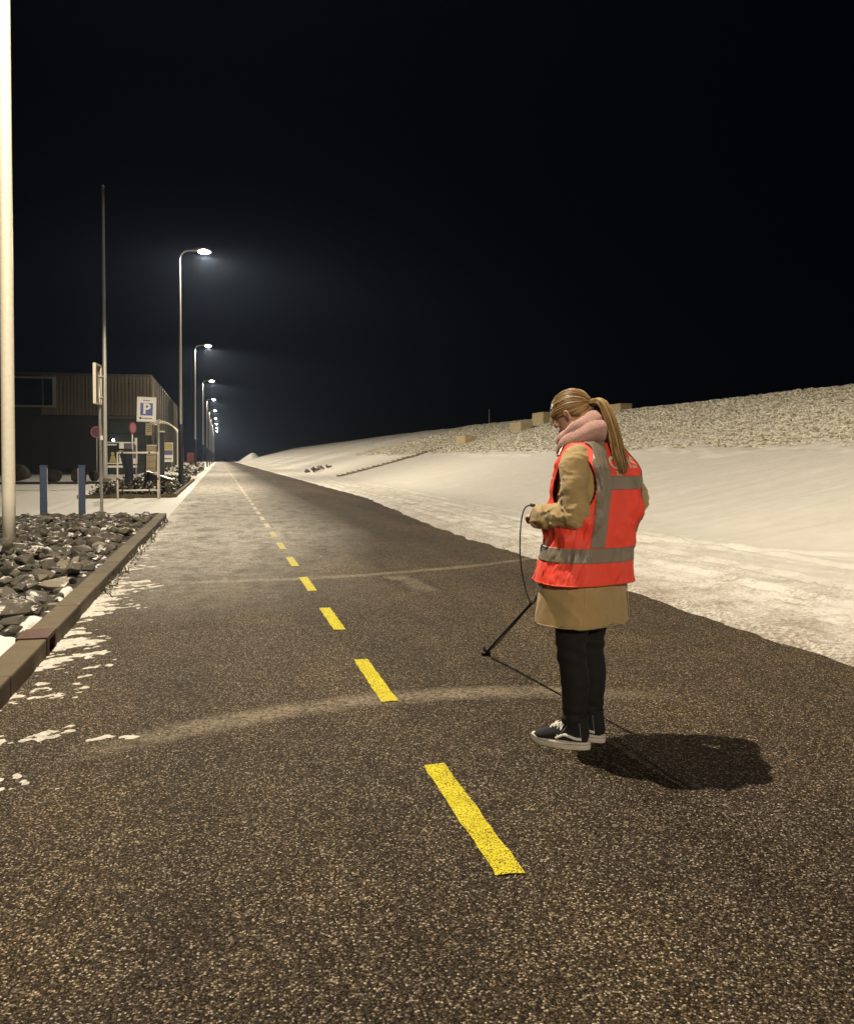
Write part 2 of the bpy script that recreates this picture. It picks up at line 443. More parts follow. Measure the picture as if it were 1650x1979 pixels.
class MB:
    def __init__(s): s.v = []; s.f = []
    def add(s, V, F):
        n = len(s.v); s.v.extend([tuple(p) for p in V]); s.f.extend([tuple(i + n for i in f) for f in F]); return s
    def box(s, x0, x1, y0, y1, z0, z1, mtx=None):
        V = [Vector(p) for p in ((x0,y0,z0),(x1,y0,z0),(x1,y1,z0),(x0,y1,z0),(x0,y0,z1),(x1,y0,z1),(x1,y1,z1),(x0,y1,z1))]
        if mtx is not None: V = [mtx @ p for p in V]
        return s.add(V, [(0,3,2,1),(4,5,6,7),(0,1,5,4),(1,2,6,5),(2,3,7,6),(3,0,4,7)])
    def tube(s, pts, rad, n=8, cap=True, ref=None):
        V, F = tube(pts, rad, n, cap, ref); return s.add(V, F)
    def build(s, name, m, parent=None, smooth=False): return obj(name, s.v, s.f, m, parent, smooth)

def cr(pts, n=6):
    """Catmull-Rom through pts (any dimension)"""
    P = [np.array(p, float) for p in pts]
    P = [2 * P[0] - P[1]] + P + [2 * P[-1] - P[-2]]
    out = []
    for i in range(1, len(P) - 2):
        for k in range(n):
            t = k / n
            a, b, c, d = P[i-1], P[i], P[i+1], P[i+2]
            out.append(0.5 * ((2*b) + (c - a)*t + (2*a - 5*b + 4*c - d)*t*t + (3*b - a - 3*c + d)*t**3))
    out.append(P[-2])
    return np.array(out)

def tube(pts, rad, n=8, cap=True, ref=None):
    P = np.array(pts, float); k = len(P)
    T = np.gradient(P, axis=0); T /= np.linalg.norm(T, axis=1)[:, None] + 1e-12
    rad = [rad] * k if np.isscalar(rad) else rad
    r0 = np.array(ref, float) if ref is not None else (np.array([0, 0, 1.0]) if abs(T[0][2]) < 0.9 else np.array([0, 1.0, 0]))
    N = r0 - T[0] * (r0 @ T[0]); N /= np.linalg.norm(N)
    V, F = [], []
    for i in range(k):
        if ref is not None: N = r0 - T[i] * (r0 @ T[i])
        else: N = N - T[i] * (N @ T[i])
        N = N / (np.linalg.norm(N) + 1e-12)
        B = np.cross(T[i], N)
        ra, rb = (rad[i], rad[i]) if np.isscalar(rad[i]) else rad[i]
        for j in range(n):
            a = 2 * math.pi * j / n
            V.append(tuple(P[i] + N * ra * math.cos(a) + B * rb * math.sin(a)))
    for i in range(k - 1):
        for j in range(n):
            a, b = i*n + j, i*n + (j+1) % n
            F.append((a, b, b + n, a + n))
    if cap:
        F.append(tuple(range(n - 1, -1, -1))); F.append(tuple(range((k-1)*n, k*n)))
    return V, F

def ellipsoid(c, r, nu=20, nv=14, mtx=None):
    V, F = [], []
    for i in range(nv + 1):
        ph = math.pi * i / nv
        for j in range(nu):
            th = 2 * math.pi * j / nu
            p = Vector((r[0]*math.sin(ph)*math.cos(th), r[1]*math.sin(ph)*math.sin(th), r[2]*math.cos(ph)))
            if mtx is not None: p = mtx @ p
            V.append(tuple(p + Vector(c)))
    for i in range(nv):
        for j in range(nu):
            a, b = i*nu + j, i*nu + (j+1) % nu
            F.append((a, a + nu, b + nu, b))
    return V, F

def baked(o, mods):
    """apply modifiers without operators"""
    for t, kw in mods:
        m = o.modifiers.new(t, t)
        for k, v in kw.items(): setattr(m, k, v)
    dg = bpy.context.evaluated_depsgraph_get(); dg.update()
    me = bpy.data.meshes.new_from_object(o.evaluated_get(dg))
    o.modifiers.clear()
    old = o.data; mats = list(old.materials)
    o.data = me
    if not me.materials:
        for mm in mats: me.materials.append(mm)
    me.polygons.foreach_set('use_smooth', [True] * len(me.polygons))
    return o

def bevel_box(name, x0, x1, y0, y1, z0, z1, m, parent=None, bev=0.01, seg=2):
    bm = bmesh.new()
    bmesh.ops.create_cube(bm, size=1.0)
    for v in bm.verts:
        v.co = Vector(((x0+x1)/2 + v.co.x*(x1-x0), (y0+y1)/2 + v.co.y*(y1-y0), (z0+z1)/2 + v.co.z*(z1-z0)))
    bmesh.ops.bevel(bm, geom=list(bm.edges), offset=bev, segments=seg, affect='EDGES', profile=0.6)
    me = bpy.data.meshes.new(name); bm.to_mesh(me); bm.free()
    me.materials.append(M[m] if isinstance(m, str) else m)
    return link(bpy.data.objects.new(name, me), parent)

def text_mesh(txt, size, extrude=0.0, bold=False):
    cu = bpy.data.curves.new('lettering', 'FONT'); cu.body = txt; cu.size = size; cu.extrude = extrude
    cu.align_x = 'CENTER'; cu.align_y = 'CENTER'; cu.resolution_u = 4
    if bold: cu.offset = size * 0.025
    o = bpy.data.objects.new('lettering', cu); COL.objects.link(o)
    dg = bpy.context.evaluated_depsgraph_get(); dg.update()
    me = bpy.data.meshes.new_from_object(o.evaluated_get(dg))
    bpy.data.objects.remove(o); bpy.data.curves.remove(cu)
    return me

def grid_obj(name, xs, ys, zf, m, keep=None, parent=None, smooth=True):
    X, Y = np.meshgrid(xs, ys)
    Z = zf(X, Y)
    nx, ny = len(xs), len(ys)
    V = np.stack([X.ravel(), Y.ravel(), Z.ravel()], 1)
    i = np.arange(nx - 1)[None, :] + nx * np.arange(ny - 1)[:, None]
    F = np.stack([i, i + 1, i + 1 + nx, i + nx], -1).reshape(-1, 4)
    if keep is not None:
        k = keep(X, Y, Z).ravel()
        F = F[k[F].any(1)]
        used = np.unique(F); mp = -np.ones(len(V), int); mp[used] = np.arange(len(used))
        V = V[used]; F = mp[F]
    return obj(name, V, F, m, parent, smooth)

def frange(a, b, s): return list(np.arange(a, b, s))

# ================================================================== SETTING
# ground sheet
G = 1400.0
ground = obj('ground', [(-G,-G,-0.03),(G,-G,-0.03),(G,G,-0.03),(-G,G,-0.03)], [(0,1,2,3)], 'snow')
tag(ground, 'wide flat snow-covered ground around the road', kind='structure')

def yard_z(X, Y):
    z = 0.012 * fbm(X * 0.5, Y * 0.5, seed=3) + 0.010 * fbm(X * 2.5, Y * 2.5, seed=5)
    for cx_, s in ((-2.6, 0.25), (-4.1, 0.25), (-7.0, 0.3), (-8.6, 0.3)):      # wheel tracks of the yard entrance
        xt = cx_ + 0.4 * np.sin(Y * 0.06 + cx_)
        z = z - 0.022 * np.exp(-((X - xt) / 0.13) ** 2) + 0.012 * np.exp(-((np.abs(X - xt) - 0.22) / 0.08) ** 2)
    return z - 0.004
yard = grid_obj('yard_snow', frange(-40, -12, 1.5) + frange(-12, -1.05, 0.10), frange(19, 34, 0.10) + frange(34, 62, 0.22) + frange(62, 130, 2.0), yard_z, 'snow')
tag(yard, 'snow-covered yard and driveway left of the road', kind='structure')

# road
road = obj('road', [], [], 'asphalt')
tag(road, 'brown speckled asphalt road running straight to the horizon', kind='structure')
def road_edge(Y):
    return 3.95 + 0.75 * sstep(12, 30, Y)
ys = frange(-30, 0, 3) + frange(0, 40, 1) + frange(40, 120, 5) + frange(120, 1001, 40)
V, F = [], []
for y in ys:
    V += [(-1.135, y, 0.004), (6.2, y, 0.004)]
for i in range(len(ys) - 1):
    F.append((2*i, 2*i+1, 2*i+3, 2*i+2))
me = mesh_from('road', V, F); me.materials.append(M['asphalt']); road.data = me

# painted dashes: one metre on, one metre off, children of the road
dash_me = None
rows = 21
for k in range(-2, 24):
    y0 = 2.55 + 2.0 * k - 0.012 * k
    xs_ = np.linspace(-0.047, 0.047, 3); yy = np.linspace(0, 1.0, rows)
    V, F = [], []
    rr = np.random.default_rng(100 + k)
    for i, y in enumerate(yy):
        for j, x in enumerate(xs_):
            dx = rr.normal(0, 0.0022) if j != 1 else 0
            dy = rr.normal(0, 0.006) if i in (0, rows - 1) else 0
            V.append((x + dx, y + dy, 0.0))
    for i in range(rows - 1):
        for j in range(2):
            a = i*3 + j; F.append((a, a+1, a+4, a+3))
    d = obj('dash_marking', V, F, 'paint' if k < 7 else 'paint_frosted', road)
    d.location = (0.89, y0, 0.0085)
# far markings read as one pale line
b = MB()
for k in range(30):
    y0 = 50.5 + 4.0 * k
    b.box(0.845, 0.935, y0, y0 + 2.0, 0.0045, 0.0085)
o = b.build('far_dash_markings', 'paint_frosted', road); o['kind'] = 'stuff'

# thin blown snow lying against the left kerb
def drift_t(X, Y):
    dk = X + 1.13
    w = 0.26 + 0.14 * np.sin(Y * 1.7 + 0.6) + 0.10 * np.sin(Y * 4.1) + 0.30 * np.exp(-((Y - 6.0) / 0.9) ** 2) + 0.35 * np.exp(-((Y - 9.3) / 0.7) ** 2) + 0.18 * sstep(9, 14, Y) - 0.30 * np.exp(-((Y - 4.75) / 0.45) ** 2)
    u = X * 0.86 + Y * 0.5; v = -X * 0.5 + Y * 0.86
    n = 0.85 * fbm(u * 2.2, v * 6.5, seed=21, octv=5) + 0.35 * fbm(X * 14, Y * 14, seed=31, octv=3)
    n = n + 0.55 * fbm(u * 5.5, v * 15, seed=25, octv=4)
    n = n + 0.45 * fbm(X * 22, Y * 22, seed=27, octv=3)
    t = (w * 0.80 - dk) / 0.42 + n * 1.5 - 0.62
    # small separate patch on the tarmac and one at the bottom of the kerb
    p = 1.15 - (((X + 0.72) / 0.34) ** 2 + ((Y - 4.30) / 0.15) ** 2) + n * 2.6 + 0.9 * fbm(X * 30, Y * 40, seed=29, octv=3) - 1.95
    q = 1.0 - (((X + 1.06) / 0.20) ** 2 + ((Y - 4.83) / 0.22) ** 2) + n * 2.4 + 0.7 * fbm(X * 30, Y * 40, seed=29, octv=3) - 1.7
    return np.maximum(np.maximum(t, p), q)
def drift_z(X, Y):
    t = drift_t(X, Y)
    return 0.004 + np.clip(t, -0.5, 1.2) * 0.010 + 0.004 * fbm(X * 30, Y * 30, seed=9, octv=2) * (t > 0)
drift = grid_obj('snow_drift', frange(-1.13, 0.45, 0.012), frange(3.4, 12, 0.014) + frange(12, 27, 0.045), drift_z, 'snow_dirty', keep=lambda X, Y, Z: Z > 0.0035)
tag(drift, 'ragged thin snow blown against the left kerb', kind='stuff')

# dike
def crest(Y): return 4.15 + 1.0 * sstep(25, 130, Y)
def dike_z(X, Y):
    e = road_edge(Y) + 0.10 * fbm(Y * 0.8, Y * 0 + 3.3, seed=41, octv=4) + 0.09 * fbm(X * 3, Y * 3, seed=44, octv=5)
    rise = np.clip((X - e) * 0.30, -0.05, 0.045)
    sh = 0.004 + rise + np.clip(X - e, 0, 10) * 0.012
    # churned snow and wheel tracks on the verge
    ch = sstep(0.0, 0.4, X - e) * (1 - sstep(6.6, 7.8, X))
    sh = sh + ch * (0.024 * fbm(X * 5, Y * 5, seed=51, octv=4) + 0.020 * fbm(X * 11, Y * 11, seed=52, octv=3) * (0.5 + 0.8 * (fbm(X * 0.8, Y * 0.8, seed=53) > -0.1)))
    tracks = [4.55 + 0.10 * np.sin(Y * 0.35), 5.15 + 0.12 * np.sin(Y * 0.30 + 1), 5.95 + 0.15 * np.sin(Y * 0.22 + 2),
              6.75 + 0.2 * np.sin(Y * 0.2 + 0.5), 7.55 - 0.48 * (Y - 8.9) + 0.012 * (Y - 8.9) ** 2 * 2.2]
    for i, xt in enumerate(tracks):
        dd = np.abs(X - xt)
        amp = (0.032 if i < 4 else 0.085) * (0.55 + 0.45 * vnoise(Y * 0.7, X * 0 + i, seed=60 + i))
        if i == 4: amp = amp * sstep(6.5, 7.5, Y) * (1 - sstep(13, 15, Y))
        sh = sh + amp * (-np.exp(-(dd / 0.085) ** 2) + 0.75 * np.exp(-((dd - 0.18) / 0.06) ** 2)) * sstep(0.05, 0.3, X - e)
    s = np.clip(X - 7.0, 0, None)
    slope = np.where(s < 1.0, 0.125 * s * s, 0.125 + (s - 1.0) * 0.25)
    z = sh + slope
    zc = crest(Y) + 0.05 * fbm(Y * 0.4, X * 0.4, seed=70)
    over = z - zc
    z = np.where(over > -0.3, zc - 0.3 + 0.3 * (1 - np.exp(-np.clip(over + 0.3, 0, None) / 0.3)), z)
    back = np.clip(X - (7.5 + 4 * (zc - 0.2)) - 3.5, 0, None)
    z = z - back * 0.33
    # wind-shaped smooth snow
    sm = sstep(7.0, 8.5, X)
    u = X * 0.30 + Y * 0.95; v = X * 0.95 - Y * 0.30
    z = z + sm * (0.050 * fbm(u * 0.9, v * 0.25, seed=80) + 0.022 * fbm(u * 3.0, v * 0.6, seed=81) + 0.06 * fbm(X * 0.12, Y * 0.12, seed=82))
    # snow-laden tussocks above the smooth apron
    gb = 13.4 + 0.7 * fbm(Y * 0.5, Y * 0 + 7, seed=90) + 0.5 * fbm(Y * 2.5, X * 2.0, seed=91)
    g = sstep(-0.3, 1.1, X - gb)
    lump = np.abs(fbm(X * 3.2, Y * 5.5, seed=95, octv=3))
    z = z + g * (0.085 * lump + 0.02 * fbm(X * 9, Y * 9, seed=97, octv=2))
    # low snow lip under the grass edge
    z = z + 0.05 * np.exp(-((X - gb + 0.3) / 0.22) ** 2)
    return z
xs = frange(3.55, 7.6, 0.045) + frange(7.6, 13, 0.09) + frange(13, 25.5, 0.11) + frange(25.5, 34, 0.8) + frange(34, 80, 6)
ysd = frange(-40, 3, 1.2) + frange(3, 17, 0.055) + frange(17, 40, 0.12) + frange(40, 75, 0.30) + frange(75, 160, 1.2) + frange(160, 900, 12)
dike = grid_obj('dike_slope', xs, ysd, lambda X, Y: np.where(X > 45, -0.3, 0) + np.maximum(dike_z(X, Y), -0.4), 'snow_dike')
tag(dike, 'long snow-covered dike slope rising right of the road', kind='structure')

# frosted grass tussocks on the upper slope (nobody could count them)
def grass_field():
    n = 52000
    t = RNG.random(n)
    Y = 11 + 75 * t ** 1.55
    X = 13.2 + RNG.random(n) * 12.0
    gb = 13.4 + 0.7 * fbm(Y * 0.5, Y * 0 + 7, seed=90)
    dens = fbm(X * 0.7, Y * 0.7, seed=99)
    ok = (X > gb - 0.25) & (RNG.random(n) < (0.6 + 0.6 * dens) * np.clip((X - gb + 0.35) / 1.3, 0.06, 1))
    X, Y = X[ok], Y[ok]; Z = dike_z(X, Y) - 0.02
    n = len(X); K = 8
    sc = 0.55 + 0.5 * RNG.random(n) + 0.008 * Y
    V = np.zeros((n, K, 4, 3)); A = np.zeros((n, K, 4))
    for k in range(K):
        a = RNG.random(n) * 2 * math.pi; ln = (0.05 + 0.07 * RNG.random(n)) * sc; lean = (0.03 + 0.07 * RNG.random(n)) * sc
        w = 0.003 + 0.004 * RNG.random(n) * sc
        dx, dy = np.cos(a), np.sin(a)
        ox, oy = RNG.normal(0, 0.05, n), RNG.normal(0, 0.05, n)
        base = np.stack([X + ox, Y + oy, Z], 1)
        side = np.stack([-dy * w, dx * w, 0 * w], 1)
        mid = base + np.stack([dx * lean * 0.45, dy * lean * 0.45, ln * 0.75], 1)
        tip = base + np.stack([dx * lean * 1.5, dy * lean * 1.5, ln * 0.72], 1)
        V[:, k, 0] = base - side; V[:, k, 1] = base + side; V[:, k, 2] = mid + side; V[:, k, 3] = tip
        wht = np.where(RNG.random(n) < 0.84, 1.0, 0.3)
        A[:, k, 0] = 0.1; A[:, k, 1] = 0.1; A[:, k, 2] = wht * 0.8; A[:, k, 3] = wht
    V = V.reshape(-1, 3)
    q = np.arange(n * K) * 4
    F = np.concatenate([np.stack([q, q + 1, q + 2], 1), np.stack([q, q + 2, q + 3], 1)])
    o = obj('frosted_grass', V, F, 'grass')
    point_attr(o, 'tip', A.ravel())
    tag(o, 'frosted grass tussocks on the upper dike slope', 'grass', kind='stuff')
grass_field()

def dz(x, y): return float(dike_z(np.array([x]), np.array([y]))[0])

# steps up the dike with pale concrete blocks beside them
st = empty('dike_stair', (7.4, 56.0, 0)); tag(st, 'narrow dark stair climbing the snowy dike slope', 'stair')
x = 7.5
while x < 16.0:
    z = dz(x + 0.15, 56.0)
    m = MB(); m.box(x - 7.4, x - 7.4 + 0.30, -0.5, 0.5, z - 0.15, z + 0.07 + 0.05 * random.random())
    m.build('tread', 'step', st); x += 0.34
blocks = [(16.1, 55.3, 0.8, 1.9, 0.48, 0.05, 'lowest pale concrete block beside the dike stair'),
          (18.95, 52.4, 0.8, 2.3, 0.58, -0.03, 'second pale concrete block up the dike beside the person'),
          (21.55, 55.2, 0.8, 2.0, 0.72, 0.02, 'pale concrete block just behind the person\'s forehead on the dike'),
          (23.7, 48.3, 0.8, 2.4, 0.46, 0.0, 'topmost pale concrete block on the dike crest behind the ponytail')]
for (bx, by, lx, ly, h, rz, lab) in blocks:
    z = dz(bx, by)
    o = bevel_box('concrete_block', -lx/2, lx/2, -ly/2, ly/2, -0.35, h, 'concrete', None, 0.03, 1)
    o.location = (bx, by, z); o.rotation_euler = (0, 0, rz)
    tag(o, lab, 'block', 'concrete blocks on the dike')

# ------------------------------------------------------------------ kerb, gully, rock bed
kerb = empty('kerb', (-1.22, 0, 0)); tag(kerb, 'mossy raised concrete kerb along the rock bed', kind='structure')
def kerb_stone(y0, y1):
    o = bevel_box('kerb_stone', -0.09, 0.09, 0.003, y1 - y0 - 0.003, -0.12, 0.128 + random.uniform(-0.003, 0.004), 'kerb', kerb, 0.014, 2)
    o.location = (random.uniform(-0.004, 0.004), y0, 0); o.rotation_euler = (0, 0, random.uniform(-0.004, 0.004))
y = 6.10
while y > -4: kerb_stone(y - 1.0, y); y -= 1.0
y = 6.44
while y < 19.0: kerb_stone(y, y + 1.0); y += 1.0
def gully():
    g = empty('kerb_gully', (-1.22, 6.10, 0)); tag(g, 'rusty cast-iron gully inlet set in the kerb', 'gully')
    m = MB(); m.box(-0.10, 0.098, 0.005, 0.335, 0.105, 0.134); m.build('lid', 'iron', g)
    m = MB(); m.box(0.03, 0.098, 0.005, 0.075, -0.1, 0.1035); m.box(0.03, 0.098, 0.285, 0.335, -0.1, 0.1035); m.box(0.03, 0.098, 0.076, 0.284, -0.1, 0.012); m.build('frame', 'iron', g)
    m = MB(); m.box(-0.10, 0.02, 0.005, 0.335, -0.1, 0.1035); m.build('chamber', 'black', g)
    for yb in (0.145, 0.215):
        m = MB(); m.tube([(0.06, yb, 0.01), (0.06, yb, 0.105)], 0.008, 6); m.build('bar', 'iron', g)
gully()

bed = grid_obj('rock_bed_snow', frange(-6.5, -1.30, 0.07), frange(-3, 19.9, 0.09),
               lambda X, Y: 0.06 + 0.05 * fbm(X * 1.6, Y * 1.6, seed=120) + 0.03 * sstep(-1.8, -1.35, X), 'bed')
tag(bed, 'snowy ground under the loose rocks behind the kerb', kind='structure')

def rock_mesh(seed):
    r = random.Random(seed)
    bm = bmesh.new()
    for _ in range(17):
        a = r.uniform(0, 2*math.pi); zz = r.uniform(-1, 1); q = math.sqrt(1 - zz*zz); k = r.uniform(0.72, 1.05)
        bm.verts.new((q*math.cos(a)*k, q*math.sin(a)*k*0.78, zz*0.46*k))
    res = bmesh.ops.convex_hull(bm, input=list(bm.verts))
    bmesh.ops.delete(bm, geom=[v for v in bm.verts if not v.link_faces], context='VERTS')
    bmesh.ops.bevel(bm, geom=list(bm.edges), offset=0.018, segments=1, affect='EDGES')
    me = bpy.data.meshes.new('rock'); bm.to_mesh(me); bm.free(); me.materials.append(M['rock'])
    return me
rock_mes = [rock_mesh(s) for s in range(12)]
rocks = empty('rock_bed', (-2.6, 10, 0)); tag(rocks, 'bed of angular dark rocks dusted with snow behind the kerb', 'rock bed')
cand = []
rr = random.Random(3)
def bed_limit(x): return 19.35 - 0.25 * max(0, -x - 3.2) ** 1.6 - 0.15 * rr.random()
tries = 0
cell = {}
while len(cand) < 2000 and tries < 80000:
    tries += 1
    x = rr.uniform(-6.0, -1.38); y = rr.uniform(3.0, 19.4)
    if y > bed_limit(x): continue
    s = rr.choice((0.07, 0.09, 0.11, 0.13, 0.15, 0.19)) * rr.uniform(0.85, 1.15)
    if x + s * 0.75 > -1.33: s = max(0.06, (-1.33 - x) / 0.75)
    if (x + 1.75) ** 2 / 0.20 + (y - 6.15) ** 2 / 0.30 < 1: continue         # bare snowy patch beside the gully
    k = (int(x / 0.3), int(y / 0.3)); bad = False
    for dx in (-1, 0, 1):
        for dy in (-1, 0, 1):
            for (a, b_, c) in cell.get((k[0]+dx, k[1]+dy), ()):
                if (a-x)**2 + (b_-y)**2 < (0.50 * (s + c)) ** 2: bad = True
    if bad: continue
    cell.setdefault(k, []).append((x, y, s)); cand.append((x, y, s))
def in_view(x, y):
    # bed strip that the road-side viewpoint looks onto
    return x > -0.252 * y - 0.35
seen = sorted([c for c in cand if in_view(c[0], c[1])], key=lambda c: -c[2] / math.hypot(c[0], c[1]))
first, rest = seen[:300], seen[300:] + [c for c in cand if not in_view(c[0], c[1])]
def rock_tf(x, y, s):
    z = 0.07 + 0.05 * float(fbm(np.array([x * 1.6]), np.array([y * 1.6]), seed=120)[0]) + s * 0.20 + rr.uniform(-0.01, 0.05)
    e = Euler((rr.uniform(-0.45, 0.45), rr.uniform(-0.45, 0.45), rr.uniform(0, 6.28)))
    sc = Vector((s * rr.uniform(0.9, 1.25), s * rr.uniform(0.85, 1.1), s * rr.uniform(0.8, 1.25)))
    return Vector((x, y, z)), e, sc
for (x, y, s) in first:
    o = bpy.data.objects.new('rock', rock_mes[rr.randrange(12)]); link(o, rocks)
    p, e, sc = rock_tf(x, y, s); o.location = p - Vector((-2.6, 10, 0)); o.rotation_euler = e; o.scale = sc
V, F = [], []
for (x, y, s) in rest:
    p, e, sc = rock_tf(x, y, s); me = rock_mes[rr.randrange(12)]
    mt = Matrix.LocRotScale(p - Vector((-2.6, 10, 0)), e, sc); n0 = len(V)
    V += [tuple(mt @ v.co) for v in me.vertices]; F += [tuple(i + n0 for i in pl.vertices) for pl in me.polygons]
o = obj('small_rocks', V, F, 'rock', rocks); o['kind'] = 'stuff'
# small chips filling the gaps
V, F = [], []
for _ in range(1300):
    x = rr.uniform(-5.5, -1.36); y = rr.uniform(3.2, 19.3)
    if y > bed_limit(x): continue
    s = rr.uniform(0.03, 0.075)
    p, e, sc = rock_tf(x, y, s); p.z -= 0.02
    me = rock_mes[rr.randrange(12)]; mt = Matrix.LocRotScale(p - Vector((-2.6, 10, 0)), e, sc); n0 = len(V)
    V += [tuple(mt @ v.co) for v in me.vertices]; F += [tuple(i + n0 for i in pl.vertices) for pl in me.polygons]
o = obj('rock_chips', V, F, 'rock', rocks); o['kind'] = 'stuff'

def pocket(X, Y):
    r2 = ((X + 1.75) / 0.50) ** 2 + ((Y - 6.05) / 0.62) ** 2
    a = 0.17 * (1.0 - r2) + 0.055 * fbm(X * 6, Y * 6, seed=160, octv=4)
    b_ = 0.015 - 0.55 * np.abs(X + 1.36) + 0.16 * fbm(X * 5, Y * 2.6, seed=161, octv=5)      # ribbon behind the kerb
    return 0.045 + np.minimum(np.maximum(a, b_), 0.085)
sp_ = grid_obj('snow_pocket', frange(-2.4, -1.318, 0.018), frange(4.2, 15, 0.025), pocket, 'snow', keep=lambda X, Y, Z: Z > 0.08)
tag(sp_, 'pockets of white snow between the rocks and the kerb', kind='stuff')

def leaf_mass(name, n, box, hgt, size, label, cat, snowy=0.2, blades=False, kind='stuff', dens=None):
    x0, x1, y0, y1 = box
    X = RNG.uniform(x0, x1, n); Y = RNG.uniform(y0, y1, n)
    d = fbm(X * 1.3, Y * 1.3, seed=200)
    keep = d > -0.25
    X, Y, d = X[keep], Y[keep], d[keep]; n = len(X)
    H = hgt * (0.55 + 0.6 * (d + 0.25)) 
    Z = RNG.random(n) * H
    a = RNG.random(n) * 6.283; tilt = RNG.uniform(-0.9, 1.1, n); s = size * (0.6 + 0.8 * RNG.random(n))
    dirv = np.stack([np.cos(a) * np.cos(tilt), np.sin(a) * np.cos(tilt), np.sin(tilt)], 1)
    sd = np.stack([-np.sin(a), np.cos(a), 0 * a], 1)
    base = np.stack([X, Y, Z], 1)
    wd = 0.42 if not blades else 0.10
    Vv = np.stack([base, base + dirv * (s * 0.5)[:, None] + sd * (s * wd)[:, None], base + dirv * s[:, None], base + dirv * (s * 0.5)[:, None] - sd * (s * wd)[:, None]], 1)
    q = np.arange(n) * 4
    F = np.stack([q, q + 1, q + 2, q + 3], 1)
    o = obj(name, Vv.reshape(-1, 3), F, 'leaf')
    top = Z / (H + 1e-6)
    v = np.where((RNG.random(n) < snowy) & (top > 0.5), 0.95, 0.75 * RNG.random(n))
    point_attr(o, 'tip', np.repeat(v, 4))
    tag(o, label, cat, kind=kind)
    return o
leaf_mass('dry_weeds', 900, (-1.13, -1.02, 8.5, 18.5), 0.08, 0.07, 'dry weeds and leaves along the foot of the kerb', 'weeds', 0.25, True)

# second planting bed beyond the driveway
pb = grid_obj('planting_bed', frange(-4.4, -1.55, 0.12), frange(29.9, 52, 0.25), lambda X, Y: 0.06 + 0.05 * fbm(X * 2, Y * 2, seed=130), 'soil')
tag(pb, 'dark soil planting bed beyond the driveway', kind='structure')
k2 = empty('bed_kerb', (-1.5, 30, 0)); tag(k2, 'low kerb round the planting bed beyond the driveway', kind='structure')
for i in range(22):
    o = bevel_box('kerb_stone', -0.06, 0.06, 0.004, 0.996, -0.05, 0.12, 'kerb', k2, 0.01, 1); o.location = (0, i, 0)
for i in range(3):
    o = bevel_box('kerb_stone', 0.004, 0.996, -0.06, 0.06, -0.05, 0.12, 'kerb', k2, 0.01, 1); o.location = (-3.05 + i, -0.14, 0)
leaf_mass('ground_cover', 9000, (-4.3, -1.6, 30.0, 51.5), 0.42, 0.13, 'dark leafless ground cover shrubs in the planting bed', 'ground cover', 0.10)
leaf_mass('ground_cover', 2600, (-3.6, -1.7, 60, 100), 0.9, 0.22, 'brown shrubs further along the verge under the lamps', 'ground cover', 0.45)
sb = grid_obj('snow_bank', frange(-7.0, -1.3, 0.12), frange(52, 64, 0.15),
              lambda X, Y: -0.05 + 0.55 * np.clip(1 - ((X + 3.6) / 2.3) ** 2 - ((Y - 57.5) / 5.5) ** 2, 0, 1) ** 0.7 * (0.7 + 0.5 * fbm(X, Y, seed=140)) + 0.05 * fbm(X * 4, Y * 4, seed=141) * (Y > 53) * (Y < 63), 'snow')
tag(sb, 'low bank of heaped snow past the planting bed', kind='stuff')

